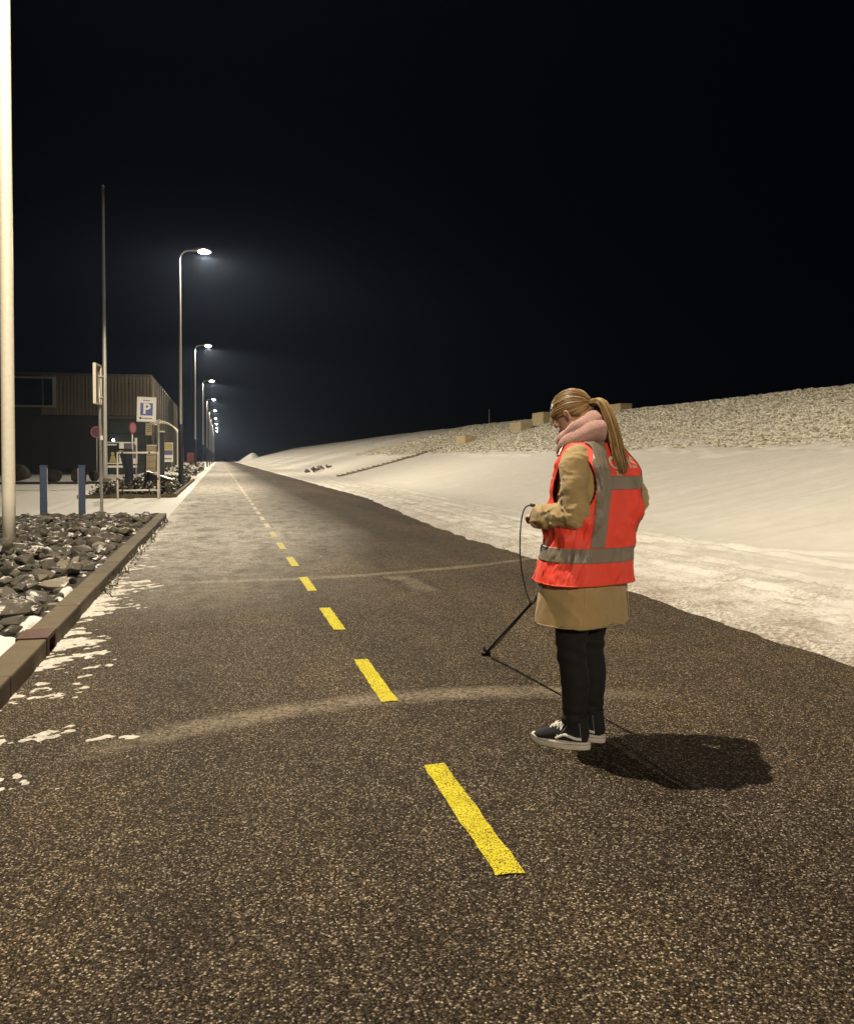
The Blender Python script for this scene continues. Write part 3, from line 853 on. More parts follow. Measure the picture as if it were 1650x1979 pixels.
# ------------------------------------------------------------------ street lamps
def make_lamp(loc, arm, label, h=10.15):
    t = empty('street_lamp', loc); tag(t, label, 'street lamp', 'street lamps along the road')
    m = MB(); zz = np.linspace(2.8, h - 0.55, 12)
    pts = [(0, 0, z) for z in zz]; rad = list(np.linspace(0.075, 0.045, 12))
    m.tube(pts, rad, 12, False); m.build('pole', 'galv', t, True)
    m = MB(); m.tube([(0, 0, -0.2), (0, 0, 2.75), (0, 0, 2.82)], [0.105, 0.105, 0.075], 14); m.build('base_sleeve', 'dark_blue', t, True)
    m = MB(); pth = cr([(0, 0, h - 0.57), (0, 0, h - 0.4), (0.07, 0, h - 0.13), (0.27, 0, h + 0.02), (arm * 0.62, 0, h + 0.06), (arm - 0.32, 0, h + 0.08)], 5)
    m.tube(pth, 0.042, 10); m.build('arm', 'galv', t, True)
    # cobra-head luminaire
    m = MB(); m.tube(cr([(arm - 0.36, 0, h + 0.08), (arm - 0.2, 0, h + 0.10), (arm + 0.12, 0, h + 0.11), (arm + 0.30, 0, h + 0.08), (arm + 0.37, 0, h + 0.05)], 5),
                     [(0.045, 0.05)] + [(0.075, 0.11)] * 4 + [(0.085, 0.15)] * 11 + [(0.06, 0.12)] * 3 + [(0.03, 0.05)] * 2, 16, True, (0, 0, 1))
    hd = m.build('lamp_head', 'lamp_body', t, True)
    V, F = ellipsoid((arm + 0.08, 0, h + 0.045), (0.27, 0.15, 0.135), 20, 10)
    obj('lens', V, F, 'lens', hd, True)
    L = bpy.data.lights.new('street_light', 'SPOT'); L.energy = LAMP_POWER; L.color = LAMP_COLOR
    L.spot_size = R(179); L.spot_blend = 0.04; L.shadow_soft_size = 0.035
    L.use_nodes = True; lt = L.node_tree            # wide-throw street optic: more light sideways than straight down
    em = lt.nodes['Emission']; tc = lt.nodes.new('ShaderNodeTexCoord'); sp = lt.nodes.new('ShaderNodeSeparateXYZ')
    lt.links.new(tc.outputs['Normal'], sp.inputs[0])
    throw = ramp(lt, math_node(lt, 'ABSOLUTE', sp.outputs[2]), [(0.0, 0.0), (0.10, 0.015), (0.17, 0.62), (0.27, 1.0), (0.57, 0.68), (0.83, 0.46), (1.0, 0.40)])
    side = ramp(lt, math_node(lt, 'ADD', math_node(lt, 'MULTIPLY', sp.outputs[0], 0.5), 0.5), [(0.10, 0.16), (0.34, 0.55), (0.47, 1.0)])   # house-side shield
    lt.links.new(math_node(lt, 'MULTIPLY', throw, side), em.inputs['Strength'])
    lo = bpy.data.objects.new('street_light', L); lo.location = (arm + 0.08, 0, h - 0.20); lo.rotation_euler = (0, 0, 0)
    link(lo, t)
    return t
make_lamp((-2.15, 6.55, 0.05), 1.25, 'tall street lamp rising out of the rock bed beside the viewer')
make_lamp((-2.6, -22.5, 0.0), 1.25, 'unseen street lamp added behind the viewer to light the vest back')  # out-of-view lamp, added and placed to brighten the back of the vest
ordn = ['nearest tall lit street lamp, its pole standing in the planting bed', 'second lit street lamp along the road counted from the planting bed', 'third lit street lamp in the receding row along the road',
        'fourth lit street lamp in the receding row along the road', 'fifth lit street lamp, small in the receding row', 'sixth lit street lamp, small in the receding row',
        'seventh lit street lamp, tiny in the receding row', 'eighth lit street lamp, tiny near the end of the row', 'farthest lit street lamp near the horizon']
for i in range(9):
    y = 38.0 + 31.7 * i
    make_lamp((-1.62 - (0.25 if i else 0), y, 0), 0.93, ordn[i])

# ------------------------------------------------------------------ poles, bollards, signs on the left
def pole(name, loc, h, r0, r1, m, label, cat, dirt=False):
    t = empty(name, loc); tag(t, label, cat)
    b = MB(); b.tube([(0, 0, z) for z in np.linspace(-0.1, h, 14)], list(np.linspace(r0, r1, 14)), 20); b.build('shaft', m, t, True)
    return t
t = pole('flagpole', (-3.0, 13.56, 0.10), 9.8, 0.092, 0.086, 'white_paint', 'thick cream-white pole standing in the rocks at the left edge', 'pole')
b = MB(); b.tube([(0, 0, 0.0), (0, 0, 0.05)], 0.125, 16); b.build('base_plate', 'galv', t)
V, F = ellipsoid((0, 0, 9.8), (0.1, 0.1, 0.08)); obj('cap', V, F, 'white_paint', t, True)
t = pole('flagpole', (-6.1, 49.6, 0.0), 16.1, 0.13, 0.065, 'alu', 'tall thin grey flagpole without a flag behind the sign post', 'flagpole')
V, F = ellipsoid((0, 0, 16.1), (0.08, 0.08, 0.1)); obj('finial', V, F, 'alu', t, True)
b = MB(); b.box(-0.28, 0.28, -0.25, 0.25, -0.05, 0.22); b.build('base_block', 'step', t)

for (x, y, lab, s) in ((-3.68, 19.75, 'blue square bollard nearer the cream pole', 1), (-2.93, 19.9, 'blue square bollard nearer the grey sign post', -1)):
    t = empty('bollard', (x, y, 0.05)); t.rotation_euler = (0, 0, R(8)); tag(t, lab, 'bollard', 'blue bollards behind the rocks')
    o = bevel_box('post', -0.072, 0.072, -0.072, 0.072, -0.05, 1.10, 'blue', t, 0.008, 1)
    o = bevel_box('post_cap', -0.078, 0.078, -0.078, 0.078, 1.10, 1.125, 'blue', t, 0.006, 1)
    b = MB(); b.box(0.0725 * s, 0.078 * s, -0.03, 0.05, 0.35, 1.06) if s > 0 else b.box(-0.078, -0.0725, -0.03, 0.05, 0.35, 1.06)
    b.build('lit_edge_strip', 'refl_lit_white', t)  # white strip colours in the lit edge of the post

def edge_sign():
    t = empty('sign_post', (-2.63, 20.75, 0.08)); tag(t, 'grey sign post with its panel seen nearly edge-on', 'sign')
    b = MB(); b.tube([(0, 0, -0.1), (-0.03, 0, 2.45), (-0.045, 0, 3.32)], 0.033, 12); b.build('post', 'galv', t, True)
    th = R(90 + 7.2 - 11)
    mt = Matrix.Translation((-0.045, 0, 0)) @ Matrix.Rotation(th, 4, 'Z')
    b = MB(); b.box(-0.62, 0.03, 0.0, 0.006, 2.46, 3.36, mt); b.build('panel', 'beige', t)
    b = MB()
    b.box(-0.62, 0.03, -0.060, -0.0005, 3.335, 3.36, mt); b.box(-0.62, 0.03, -0.060, -0.0005, 2.46, 2.485, mt)
    b.box(-0.62, -0.595, -0.060, -0.0005, 2.486, 3.334, mt); b.box(0.005, 0.03, -0.060, -0.0005, 2.486, 3.334, mt); b.build('rim', 'white_paint', t)
    b = MB(); b.box(-0.05, 0.05, -0.05, 0.05, 3.1, 3.13); b.box(-0.05, 0.05, -0.05, 0.05, 2.62, 2.65); b.build('clamp', 'galv', t)
    b = MB(); b.tube([(0.0, 0, 1.66), (0.0, 0, 1.76)], 0.038, 12); b.build('reflective_sleeve', 'refl_lit_white', t)
edge_sign()

def flat_text(txt, size, m, parent, loc, name='lettering', sx=1.0, bold=False):
    """letters standing in the XZ plane facing -Y"""
    me = text_mesh(txt, size, 0.0015, bold)
    me.materials.clear(); me.materials.append(M[m])
    o = bpy.data.objects.new(name, me); link(o, parent)
    o.location = loc; o.rotation_euler = (R(90), 0, 0); o.scale = (sx, 1, 1)
    return o

def p_sign():
    t = empty('parking_sign', (-2.66, 32.6, 0)); t.rotation_euler = (0, R(1.5), R(5)); tag(t, 'white parking sign with a blue P square on a thin post', 'sign')
    b = MB(); b.tube([(0, 0.03, -0.1), (0, 0.03, 3.5)], 0.032, 10); b.build('post', 'dark_blue', t, True)
    o = bevel_box('panel', -0.335, 0.335, -0.022, -0.004, 2.66, 3.53, 'white', t, 0.006, 1)
    b = MB(); b.box(-0.335, 0.335, -0.006, 0.02, 3.535, 3.55); b.box(-0.335, 0.335, -0.006, 0.02, 2.64, 2.655); b.build('rim', 'alu', t)
    b = MB(); b.box(-0.215, 0.215, -0.026, -0.0225, 2.875, 3.325); pl = b.build('parking_square', 'sign_blue', t)
    flat_text('P', 0.52, 'white', pl, (0.0, -0.029, 3.10), bold=True)
    # small print too small to read: short dark strokes
    b = MB(); x = -0.12
    for w in (0.035, 0.03, 0.05, 0.03, 0.04):
        b.box(x, x + w, -0.0255, -0.0225, 3.40, 3.44); x += w + 0.012
    b.build('small_print', 'text_grey', t)
    b = MB(); V, F = tube([(-0.2, -0.0225, 2.775), (-0.2, -0.0255, 2.775)], 0.04, 16); b.add(V, F); b.build('symbol', 'black', t)
    b = MB(); x = -0.14
    for w in (0.05, 0.03, 0.06, 0.04, 0.03, 0.06):
        b.box(x, x + w, -0.0255, -0.0225, 2.75, 2.79); x += w + 0.012
    b.build('small_print', 'text_grey', t)
    b = MB(); b.box(-0.02, 0.20, -0.022, -0.006, 2.16, 2.60); sp = b.build('sub_panel', 'beige', t)
    b = MB()
    for z in (2.50, 2.43, 2.36, 2.29): b.box(0.02, 0.16, -0.025, -0.0225, z, z + 0.025)
    b.build('small_print', 'text_grey', sp)
p_sign()

def barrier():
    t = empty('tube_barrier', (-3.19, 28.95, 0)); tag(t, 'white tubular barrier frame in front of the planting bed', 'barrier')
    for x in (0, 1.24):
        b = MB(); b.tube([(x, 0, -0.1), (x, 0, 1.50)], 0.026, 8); p = b.build('post', 'white_paint', t, True)
        b = MB(); b.tube([(x, 0, 0.62), (x, 0, 0.70)], 0.030, 8); b.build('red_band', 'red', p)
    for z in (0.29, 1.50):
        b = MB(); b.tube([(-0.02, 0, z), (1.26, 0, z)], 0.028, 8); rl = b.build('rail', 'white_paint', t, True)
        for x in (0.12, 0.95):
            b = MB(); b.tube([(x, 0, z), (x + 0.05, 0, z)], 0.032, 8); b.build('dark_band', 'dark_red', rl)
barrier()
t = empty('marker_post', (-1.93, 29.3, 0)); tag(t, 'thin pale post rising beside the tubular barrier', 'post')
b = MB(); b.tube([(0, 0, -0.1), (-0.02, 0, 2.55)], 0.03, 8); b.build('shaft', 'alu', t, True)
b = MB(); b.tube([(0, 0, 2.55), (0, 0, 2.60)], 0.04, 8); b.build('cap', 'alu', t)
t = empty('dark_column', (-2.52, 39.5, 0)); tag(t, 'thick dark blue square column with a pale cap in the bed', 'column')
bevel_box('shaft', -0.13, 0.13, -0.13, 0.13, -0.1, 2.45, 'dark_blue', t, 0.01, 1)
bevel_box('cap', -0.15, 0.15, -0.15, 0.15, 2.455, 2.52, 'alu', t, 0.01, 1)
t = empty('leaning_post', (-3.55, 36.2, 0)); tag(t, 'dark tapered post leaning at the left end of the bed', 'post')
b = MB(); b.tube([(0.02, 0, -0.1), (0, 0, 0.7), (-0.12, 0, 1.62)], [0.13, 0.16, 0.27], 10); b.build('body', 'dark_blue', t)
b = MB(); b.tube([(-0.12, 0, 1.625), (-0.12, 0, 1.70)], [0.28, 0.25], 10); b.build('lid', 'black', t)
t = empty('wooden_trough', (-3.0, 37.6, 0)); tag(t, 'dark low wedge-shaped bin lying in the snow behind the barrier', 'bin')
b = MB(); b.add([(0,0,0.1),(1.1,0,0.1),(1.1,0.5,0.1),(0,0.5,0.1),(0,0,0.75),(1.1,0,0.35),(1.1,0.5,0.35),(0,0.5,0.75)], [(0,3,2,1),(4,5,6,7),(0,1,5,4),(1,2,6,5),(2,3,7,6),(3,0,4,7)]); b.build('body', 'dark_clad', t)
b = MB(); b.add([(-0.03,-0.03,0.755),(1.13,-0.03,0.355),(1.13,0.53,0.355),(-0.03,0.53,0.755),(-0.03,-0.03,0.80),(1.13,-0.03,0.40),(1.13,0.53,0.40),(-0.03,0.53,0.80)], [(0,3,2,1),(4,5,6,7),(0,1,5,4),(1,2,6,5),(2,3,7,6),(3,0,4,7)]); b.build('lid', 'galv', t)

def round_sign(loc, h, r, rz, label, face, ring):
    t = empty('round_sign', loc); t.rotation_euler = (0, 0, rz); tag(t, label, 'sign')
    b = MB(); b.tube([(0, 0.03, -0.1), (0, 0.03, h)], 0.032, 10); b.build('post', 'alu', t, True)
    b = MB(); b.tube([(0, 0.0, h), (0, -0.008, h)], r, 28); dsk = b.build('disc', face, t)
    V, F = [], []
    n = 36
    for i in range(n):
        a = 2*math.pi*i/n
        for q in (r * 0.80, r * 1.0):
            V.append((q*math.cos(a), -0.012, h + q*math.sin(a)))
    for i in range(n):
        j = (i + 1) % n; F.append((2*i, 2*i+1, 2*j+1, 2*j))
    obj('ring', V, F, ring, dsk)
round_sign((-8.15, 62, 0), 3.1, 0.40, R(10), 'round sign with a red ring half hidden behind the flagpole', 'dark_red', 'red')
round_sign((-3.62, 38.6, 0), 2.62, 0.25, R(60), 'small faded red round sign on a thin post behind the barrier', 'pink', 'red')
t = empty('plate_sign', (-3.52, 38.9, 0)); tag(t, 'small white plate hanging under the faded round sign', 'sign')
b = MB(); b.box(-0.05, 0.05, -0.02, 0.0, 1.9, 2.2); b.build('plate', 'white', t)
b = MB(); b.tube([(0, 0.03, -0.1), (0, 0.03, 2.2)], 0.02, 8); b.build('post', 'alu', t)

# boulders joined by a low dark pipe rail
for (x, y, sx, sz, lab, sd) in ((-10.9, 52, 0.95, 0.62, 'largest dark boulder in the yard beside the cream pole', 5), (-9.1, 51.5, 0.52, 0.47, 'brown round boulder between the two blue bollards', 6),
                                (-7.85, 51.2, 0.40, 0.5, 'dark boulder just behind the right-hand blue bollard', 8), (-7.0, 52, 0.42, 0.34, 'small greenish boulder near the grey sign post', 9)):
    me = rock_mesh(50 + sd).copy(); me.materials.clear(); me.materials.append(M['boulder'])
    bm = bmesh.new(); bm.from_mesh(me); bmesh.ops.subdivide_edges(bm, edges=list(bm.edges), cuts=1, smooth=0.6, use_grid_fill=True); bm.to_mesh(me); bm.free()
    o = bpy.data.objects.new('boulder', me); link(o); o.location = (x, y, sz * 0.8); o.scale = (sx, sx, sz / 0.46); o.rotation_euler = (0, 0, sd)
    tag(o, lab, 'boulder', 'boulders in the yard')
t = empty('pipe_rail', (-9, 53, 0)); tag(t, 'low dark pipe rail running behind the yard boulders', 'rail')
b = MB(); b.tube([(-4, 0, 0.42), (3.8, 0, 0.42)], 0.045, 8); b.build('rail', 'black', t)
for x in (-3.5, -1.0, 1.4, 3.6):
    b = MB(); b.tube([(x, 0, -0.1), (x, 0, 0.42)], 0.04, 8); b.build('post', 'black', t)
ye = MB(); ye.box(-30, -4.8, 46.6, 47.1, -0.1, 0.11); o = ye.build('yard_kerb', 'black'); tag(o, 'long dark low kerb across the snowy yard', kind='structure')

# ------------------------------------------------------------------ building
def building():
    bx1, by0, by1, H = -5.4, 73.0, 114.0, 8.0
    bx0 = -34.0
    t = empty('industrial_hall', ((bx0 + bx1) / 2, by0, 0)); tag(t, 'long tan-clad industrial hall with a dark lower storey and gates', 'building')
    off = Vector(((bx0 + bx1) / 2, by0, 0))
    def part(name, x0, x1, y0, y1, z0, z1, m, par=t):
        b = MB(); b.box(x0 - off.x, x1 - off.x, y0 - off.y, y1 - off.y, z0, z1); return b.build(name, m, par)
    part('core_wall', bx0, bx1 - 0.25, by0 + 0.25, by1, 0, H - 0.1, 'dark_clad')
    part('roof', bx0 - 0.1, bx1 + 0.02, by0 - 0.02, by1 + 0.1, H - 0.095, H + 0.1, 'tan_trim')
    # front: tan panels above, dark storey below
    def ribbed(name, along, a0, a1, z0, z1, pos, m, n=6, par=t):
        b = MB()
        w = (a1 - a0 - 0.03) / n
        for i in range(n):
            s = a0 + 0.015 + i * w
            if along == 'x':
                b.box(s - off.x, s + w * 0.62 - off.x, pos - 0.10 - off.y, pos + 0.24 - off.y, z0, z1)
                b.box(s + w * 0.62 - off.x, s + w - off.x, pos - 0.06 - off.y, pos + 0.24 - off.y, z0, z1)
            else:
                b.box(pos - 0.24 - off.x, pos + 0.10 - off.x, s - off.y, s + w * 0.55 - off.y, z0, z1)
                b.box(pos - 0.24 - off.x, pos + 0.02 - off.x, s + w * 0.55 - off.y, s + w - off.y, z0, z1)
        return b.build(name, m, par)
    x = bx1 - 0.05
    i = 0
    while x > bx0 + 2:
        if x > -13.0:
            ribbed('cladding_panel', 'x', x - 1.65, x, 4.75, H - 0.1, by0, 'tan')
        x -= 1.65; i += 1
    part('corner_trim', bx1 - 0.045, bx1 + 0.12, by0 - 0.12, by0 + 0.1, 0, H - 0.1, 'tan')
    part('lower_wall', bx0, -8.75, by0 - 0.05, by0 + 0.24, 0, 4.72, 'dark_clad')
    g = part('gate', -8.7, -5.55, by0 + 0.0, by0 + 0.24, 0, 4.45, 'door')
    for z in (1.1, 2.2, 3.3): part('gate_rib', -8.65, -5.6, by0 - 0.03, by0 - 0.002, z, z + 0.06, 'dark_clad', g)
    part('lintel', -8.7, -5.5, by0 - 0.12, by0 + 0.24, 4.46, 4.72, 'tan_trim')
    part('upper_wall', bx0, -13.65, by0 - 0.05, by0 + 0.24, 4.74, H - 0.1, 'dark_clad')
    # window band
    for (x0, x1) in ((-12.6 - 3.4, -12.6), (-19.6, -16.2)):
        w = part('window', x0, x1, by0 - 0.16, by0 - 0.11, 5.35, 7.75, 'frame')
        part('pane', x0 + 0.15, (x0 + x1) / 2 + 0.7, by0 - 0.19, by0 - 0.165, 5.5, 7.6, 'glass', w)
        part('pane', (x0 + x1) / 2 + 0.8, x1 - 0.25, by0 - 0.19, by0 - 0.165, 5.5, 7.6, 'glass', w)
    # long side towards the road
    y = by0 + 0.15; k = 0
    while y < by1 - 2:
        ribbed('cladding_panel', 'y', y, y + 2.4, 3.4, H - 0.1, bx1, 'tan' if k % 3 != 1 else 'tan_trim', 4)
        part('side_wall', bx1 - 0.24, bx1 + 0.05, y, y + 2.38, 0, 3.38, 'dark_clad' if k % 2 else 'tan_trim')
        part('pilaster', bx1 - 0.1, bx1 + 0.22, y + 2.40, y + 2.62, 0, H - 0.1, 'tan_trim')
        y += 2.65; k += 1
    part('roof_vent', -7.2, -7.0, by0 - 0.14, by0 - 0.12, 7.3, 7.42, 'black')
building()
t = empty('wall_lamp', (-8.25, 72.2, 2.75)); tag(t, 'small bright white lamp on the dark gate front', 'lamp')
V, F = ellipsoid((0, 0, 0), (0.11, 0.08, 0.11), 14, 8); obj('globe', V, F, 'lamp_small', t, True)
b = MB(); b.box(-0.06, 0.06, 0.08, 0.75, -0.03, 0.03); b.build('bracket', 'black', t)

def board(loc, w, z0, z1, label, kind):
    t = empty('notice_board', loc); tag(t, label, 'board')
    bevel_box('panel', -w/2, w/2, -0.03, 0.03, z0, z1, 'white', t, 0.01, 1)
    for x in (-w/2 + 0.08, w/2 - 0.08):
        b = MB(); b.tube([(x, 0.06, -0.1), (x, 0.06, z1)], 0.035, 8); b.build('post', 'galv', t)
    def pr(name, x0, x1, a, c, m, par=t, y=-0.036):
        b = MB(); b.box(x0, x1, y, y + 0.0045, a, c); return b.build(name, m, par)
    if kind == 'A':
        p = pr('poster', -w/2 + 0.06, -w/2 + 0.85, z0 + 0.08, z1 - 0.06, 'dark_clad')
        V, F = ellipsoid((-w/2 + 0.45, -0.04, z0 + 0.66), (0.11, 0.006, 0.11), 16, 8); obj('figure_head', V, F, 'yellow', p)
        b = MB(); b.add([(-w/2+0.25,-0.0405,z0+0.12),(-w/2+0.68,-0.0405,z0+0.12),(-w/2+0.56,-0.0405,z0+0.54),(-w/2+0.36,-0.0405,z0+0.54)], [(0,1,2,3)]); b.build('figure_body', 'yellow', p)
        pr('print_line', -w/2 + 0.14, -w/2 + 0.70, z1 - 0.22, z1 - 0.14, 'white', p, -0.041)
        q = pr('poster', 0.16, w/2 - 0.06, z0 + 0.35, z1 - 0.08, 'text_grey')
        pr('picture', 0.36, 0.74, z0 + 0.6, z1 - 0.2, 'purple', q, -0.041)
        b = MB(); b.box(-w/2, w/2, -0.10, -0.03, z0 - 0.24, z0 - 0.10); b.build('ledge', 'white', t)
    else:
        pr('poster', -w/2 + 0.03, w/2 - 0.03, z1 - 0.50, z1 - 0.04, 'yellow')
        pr('poster', -w/2 + 0.03, w/2 - 0.03, z1 - 0.86, z1 - 0.53, 'purple')
        pr('print_line', -w/2 + 0.1, w/2 - 0.1, z0 + 0.18, z0 + 0.26, 'text_grey')
    return t
board((-6.15, 58.0, 0), 1.95, 0.95, 2.36, 'white notice board with a yellow figure poster by the hall', 'A')
board((-3.55, 62.0, 0), 0.78, 1.05, 2.40, 'small yellow and purple notice board beyond the lamp pole', 'B')
t = empty('utility_cabinet', (-4.55, 61.0, 0)); tag(t, 'beige utility cabinet between the two notice boards', 'cabinet')
bevel_box('body', -0.32, 0.32, -0.3, 0.3, 0, 2.15, 'beige', t, 0.02, 1)
for z in (0.6, 1.05, 1.5, 1.85):
    b = MB(); b.box(-0.30, 0.30, -0.31, -0.302, z, z + 0.03); b.build('vent', 'text_grey', t)
bevel_box('roof', -0.36, 0.36, -0.34, 0.34, 2.155, 2.22, 'snow', t, 0.02, 1)

def shelter():
    t = empty('arched_shelter', (-4.3, 70.0, 0)); tag(t, 'white tubular arched shelter frame beyond the first lit lamp', 'shelter')
    for yy in (0, 2.2, 4.4):
        b = MB(); pth = cr([(-1.0, yy, 4.05), (-0.4, yy, 4.25), (0.35, yy, 4.05), (0.95, yy, 3.55), (1.05, yy, 3.0), (1.05, yy, 1.5), (1.05, yy, -0.05)], 5)
        b.tube(pth, 0.05, 8); b.build('hoop', 'white_paint', t, True)
    for (x, z) in ((-0.4, 4.25), (0.95, 3.55), (1.05, 2.0)):
        b = MB(); b.tube([(x, 0, z), (x, 4.4, z)], 0.03, 6); b.build('purlin', 'white_paint', t)
shelter()
t = empty('red_board', (-3.0, 76.0, 0)); tag(t, 'dark red sign board beside the second lamp pole', 'sign')
b = MB(); b.box(-0.55, 0.0, -0.02, 0.02, 1.0, 2.2); b.build('panel', 'dark_red', t)
for x in (-0.5, -0.05):
    b = MB(); b.tube([(x, 0.05, -0.1), (x, 0.05, 2.3)], 0.035, 8); b.build('post', 'dark_red', t)
t = empty('red_board', (-2.85, 92.0, 0)); tag(t, 'low faded red panel farther along the verge', 'sign')
b = MB(); b.box(-0.45, 0.35, -0.02, 0.02, 0.7, 1.9); b.build('panel', 'dark_red', t)
for x in (-0.4, 0.3):
    b = MB(); b.tube([(x, 0.05, -0.1), (x, 0.05, 1.95)], 0.035, 8); b.build('post', 'dark_red', t)
# marker pole on the dike crest
t = empty('marker_pole', (25.0, 78.0, dz(25.0, 78.0))); tag(t, 'thin marker pole on the distant dike crest', 'pole')
b = MB(); b.tube([(0, 0, -0.2), (0, 0, 1.4)], 0.03, 6); b.build('shaft', 'galv', t)
b = MB(); b.tube([(0, 0, 1.4), (0, 0, 1.46)], 0.045, 6); b.build('cap', 'galv', t)
# rubble heap at the dike toe
rh = empty('rubble_heap', (8.0, 72.0, 0)); tag(rh, 'small heap of dark stones at the toe of the dike', 'rubble')
for i in range(14):
    o = bpy.data.objects.new('stone', rock_mes[i % 12]); link(o, rh)
    px_, py_ = rr.uniform(-0.9, 0.9), rr.uniform(-1.6, 1.6)
    o.location = (px_, py_, dz(8.0 + px_, 72 + py_) + 0.12 + 0.2 * rr.random()); s = rr.uniform(0.16, 0.34); o.scale = (s, s, s); o.rotation_euler = (rr.random(), rr.random(), rr.random() * 6)
# far snowy rise closing the road
fh = grid_obj('far_rise', frange(4, 24, 0.5), frange(285, 325, 1), lambda X, Y: -0.4 + 3.4 * np.exp(-((X - 11) / 3.6) ** 2 - ((Y - 304) / 8) ** 2) * (1 + 0.2 * fbm(X * 0.6, Y * 0.3, seed=150)), 'snow')
tag(fh, 'low snowy rise far off where the road ends', kind='structure')

# ================================================================== PERSON
PX, PY = 1.63, 3.67
FACE = R(34.4)
person = empty('person', (PX, PY, 0.004), FACE)
tag(person, 'person in orange hi-vis vest, camel coat and pink scarf standing with head bent', 'person')

PROF = [(0.58, 0.000, 0.000, 0.250, 0.180), (0.68, 0.004, 0.000, 0.238, 0.174), (0.767, 0.010, 0.000, 0.228, 0.168), (0.90, 0.022, -0.010, 0.212, 0.160),
        (1.05, 0.038, -0.028, 0.206, 0.152), (1.20, 0.048, -0.042, 0.203, 0.146), (1.28, 0.050, -0.042, 0.197, 0.134), (1.33, 0.050, -0.032, 0.178, 0.116),
        (1.37, 0.050, -0.020, 0.138, 0.098), (1.41, 0.050, 0.000, 0.092, 0.082), (1.45, 0.050, 0.020, 0.070, 0.072)]
PZ = np.array([p[0] for p in PROF]); PA = np.array([p[1:] for p in PROF])
_zz = np.linspace(0.58, 1.45, 200)
_cr = cr(PROF, 20)
def prof(z):
    return [np.interp(z, _cr[:, 0], _cr[:, k]) for k in (1, 2, 3, 4)]
def torso_pt(th, z, inflate=0.0):
    """th=0 at the back, positive towards her right; arrays ok"""
    cxp, cyp, a, b_ = prof(z)
    e = 2.0 / 2.35
    sx, sy = np.sin(th), -np.cos(th)
    X = np.sign(sx) * np.abs(sx) ** e * (a + inflate); Y = np.sign(sy) * np.abs(sy) ** e * (b_ + inflate)
    return np.stack([cxp + X, cyp + Y, z], -1)

def limb(pts, rads, n=14, sub=6, ref=None):
    P = cr(pts, sub)
    if np.isscalar(rads[0]): Rr = np.interp(np.linspace(0, 1, len(P)), np.linspace(0, 1, len(rads)), rads)
    else: Rr = [tuple(r) for r in cr(rads, sub)]
    V, F = tube(P, list(Rr), n, True, ref)
    return V, F

SH_L, EL_L, WR_L = (-0.125, -0.040, 1.300), (-0.190, -0.078, 1.070), (-0.118, 0.155, 1.050)
SH_R, EL_R, WR_R = (0.222, -0.040, 1.300), (0.402, -0.066, 1.112), (0.250, 0.125, 0.890)
HEAD_C = Vector((0.056, 0.090, 1.520)); HEAD_M = Matrix.Rotation(R(-40), 4, 'X') @ Matrix.Rotation(R(4), 4, 'Z')
def hl(p): return tuple(HEAD_C + HEAD_M @ Vector(p))

def add_hand(b, wrist, dirv, palm_n, side):
    """palm and five curled fingers closing round a thin rod; dirv = forearm direction, palm_n = palm normal"""
    w = Vector(wrist); d = Vector(dirv).normalized(); n = Vector(palm_n); n = (n - d * n.dot(d)).normalized(); s = d.cross(n) * side
    V, F = limb([w - d*0.03, w + d*0.02, w + d*0.06, w + d*0.09], [(0.020, 0.026), (0.018, 0.030), (0.016, 0.040), (0.014, 0.038)], 12, 4, tuple(n)); b.add(V, F)
    for i, (o_, L) in enumerate(((-0.029, 0.066), (-0.010, 0.076), (0.010, 0.071), (0.029, 0.056))):
        r0 = w + d*0.082 + s*o_
        p = [r0, r0 + d*L*0.42 + n*0.006, r0 + d*L*0.62 + n*L*0.34, r0 + d*L*0.30 + n*L*0.58, r0 + d*L*0.05 + n*L*0.50]
        V, F = limb(p, [0.0092, 0.0090, 0.0082, 0.0075, 0.006], 8, 3); b.add(V, F)
    t0 = w + d*0.025 - s*0.032
    V, F = limb([t0, t0 + d*0.025 - s*0.012 + n*0.012, t0 + d*0.05 + n*0.03, t0 + d*0.062 + s*0.016 + n*0.036], [0.0120, 0.0110, 0.0095, 0.0075], 8, 3); b.add(V, F)

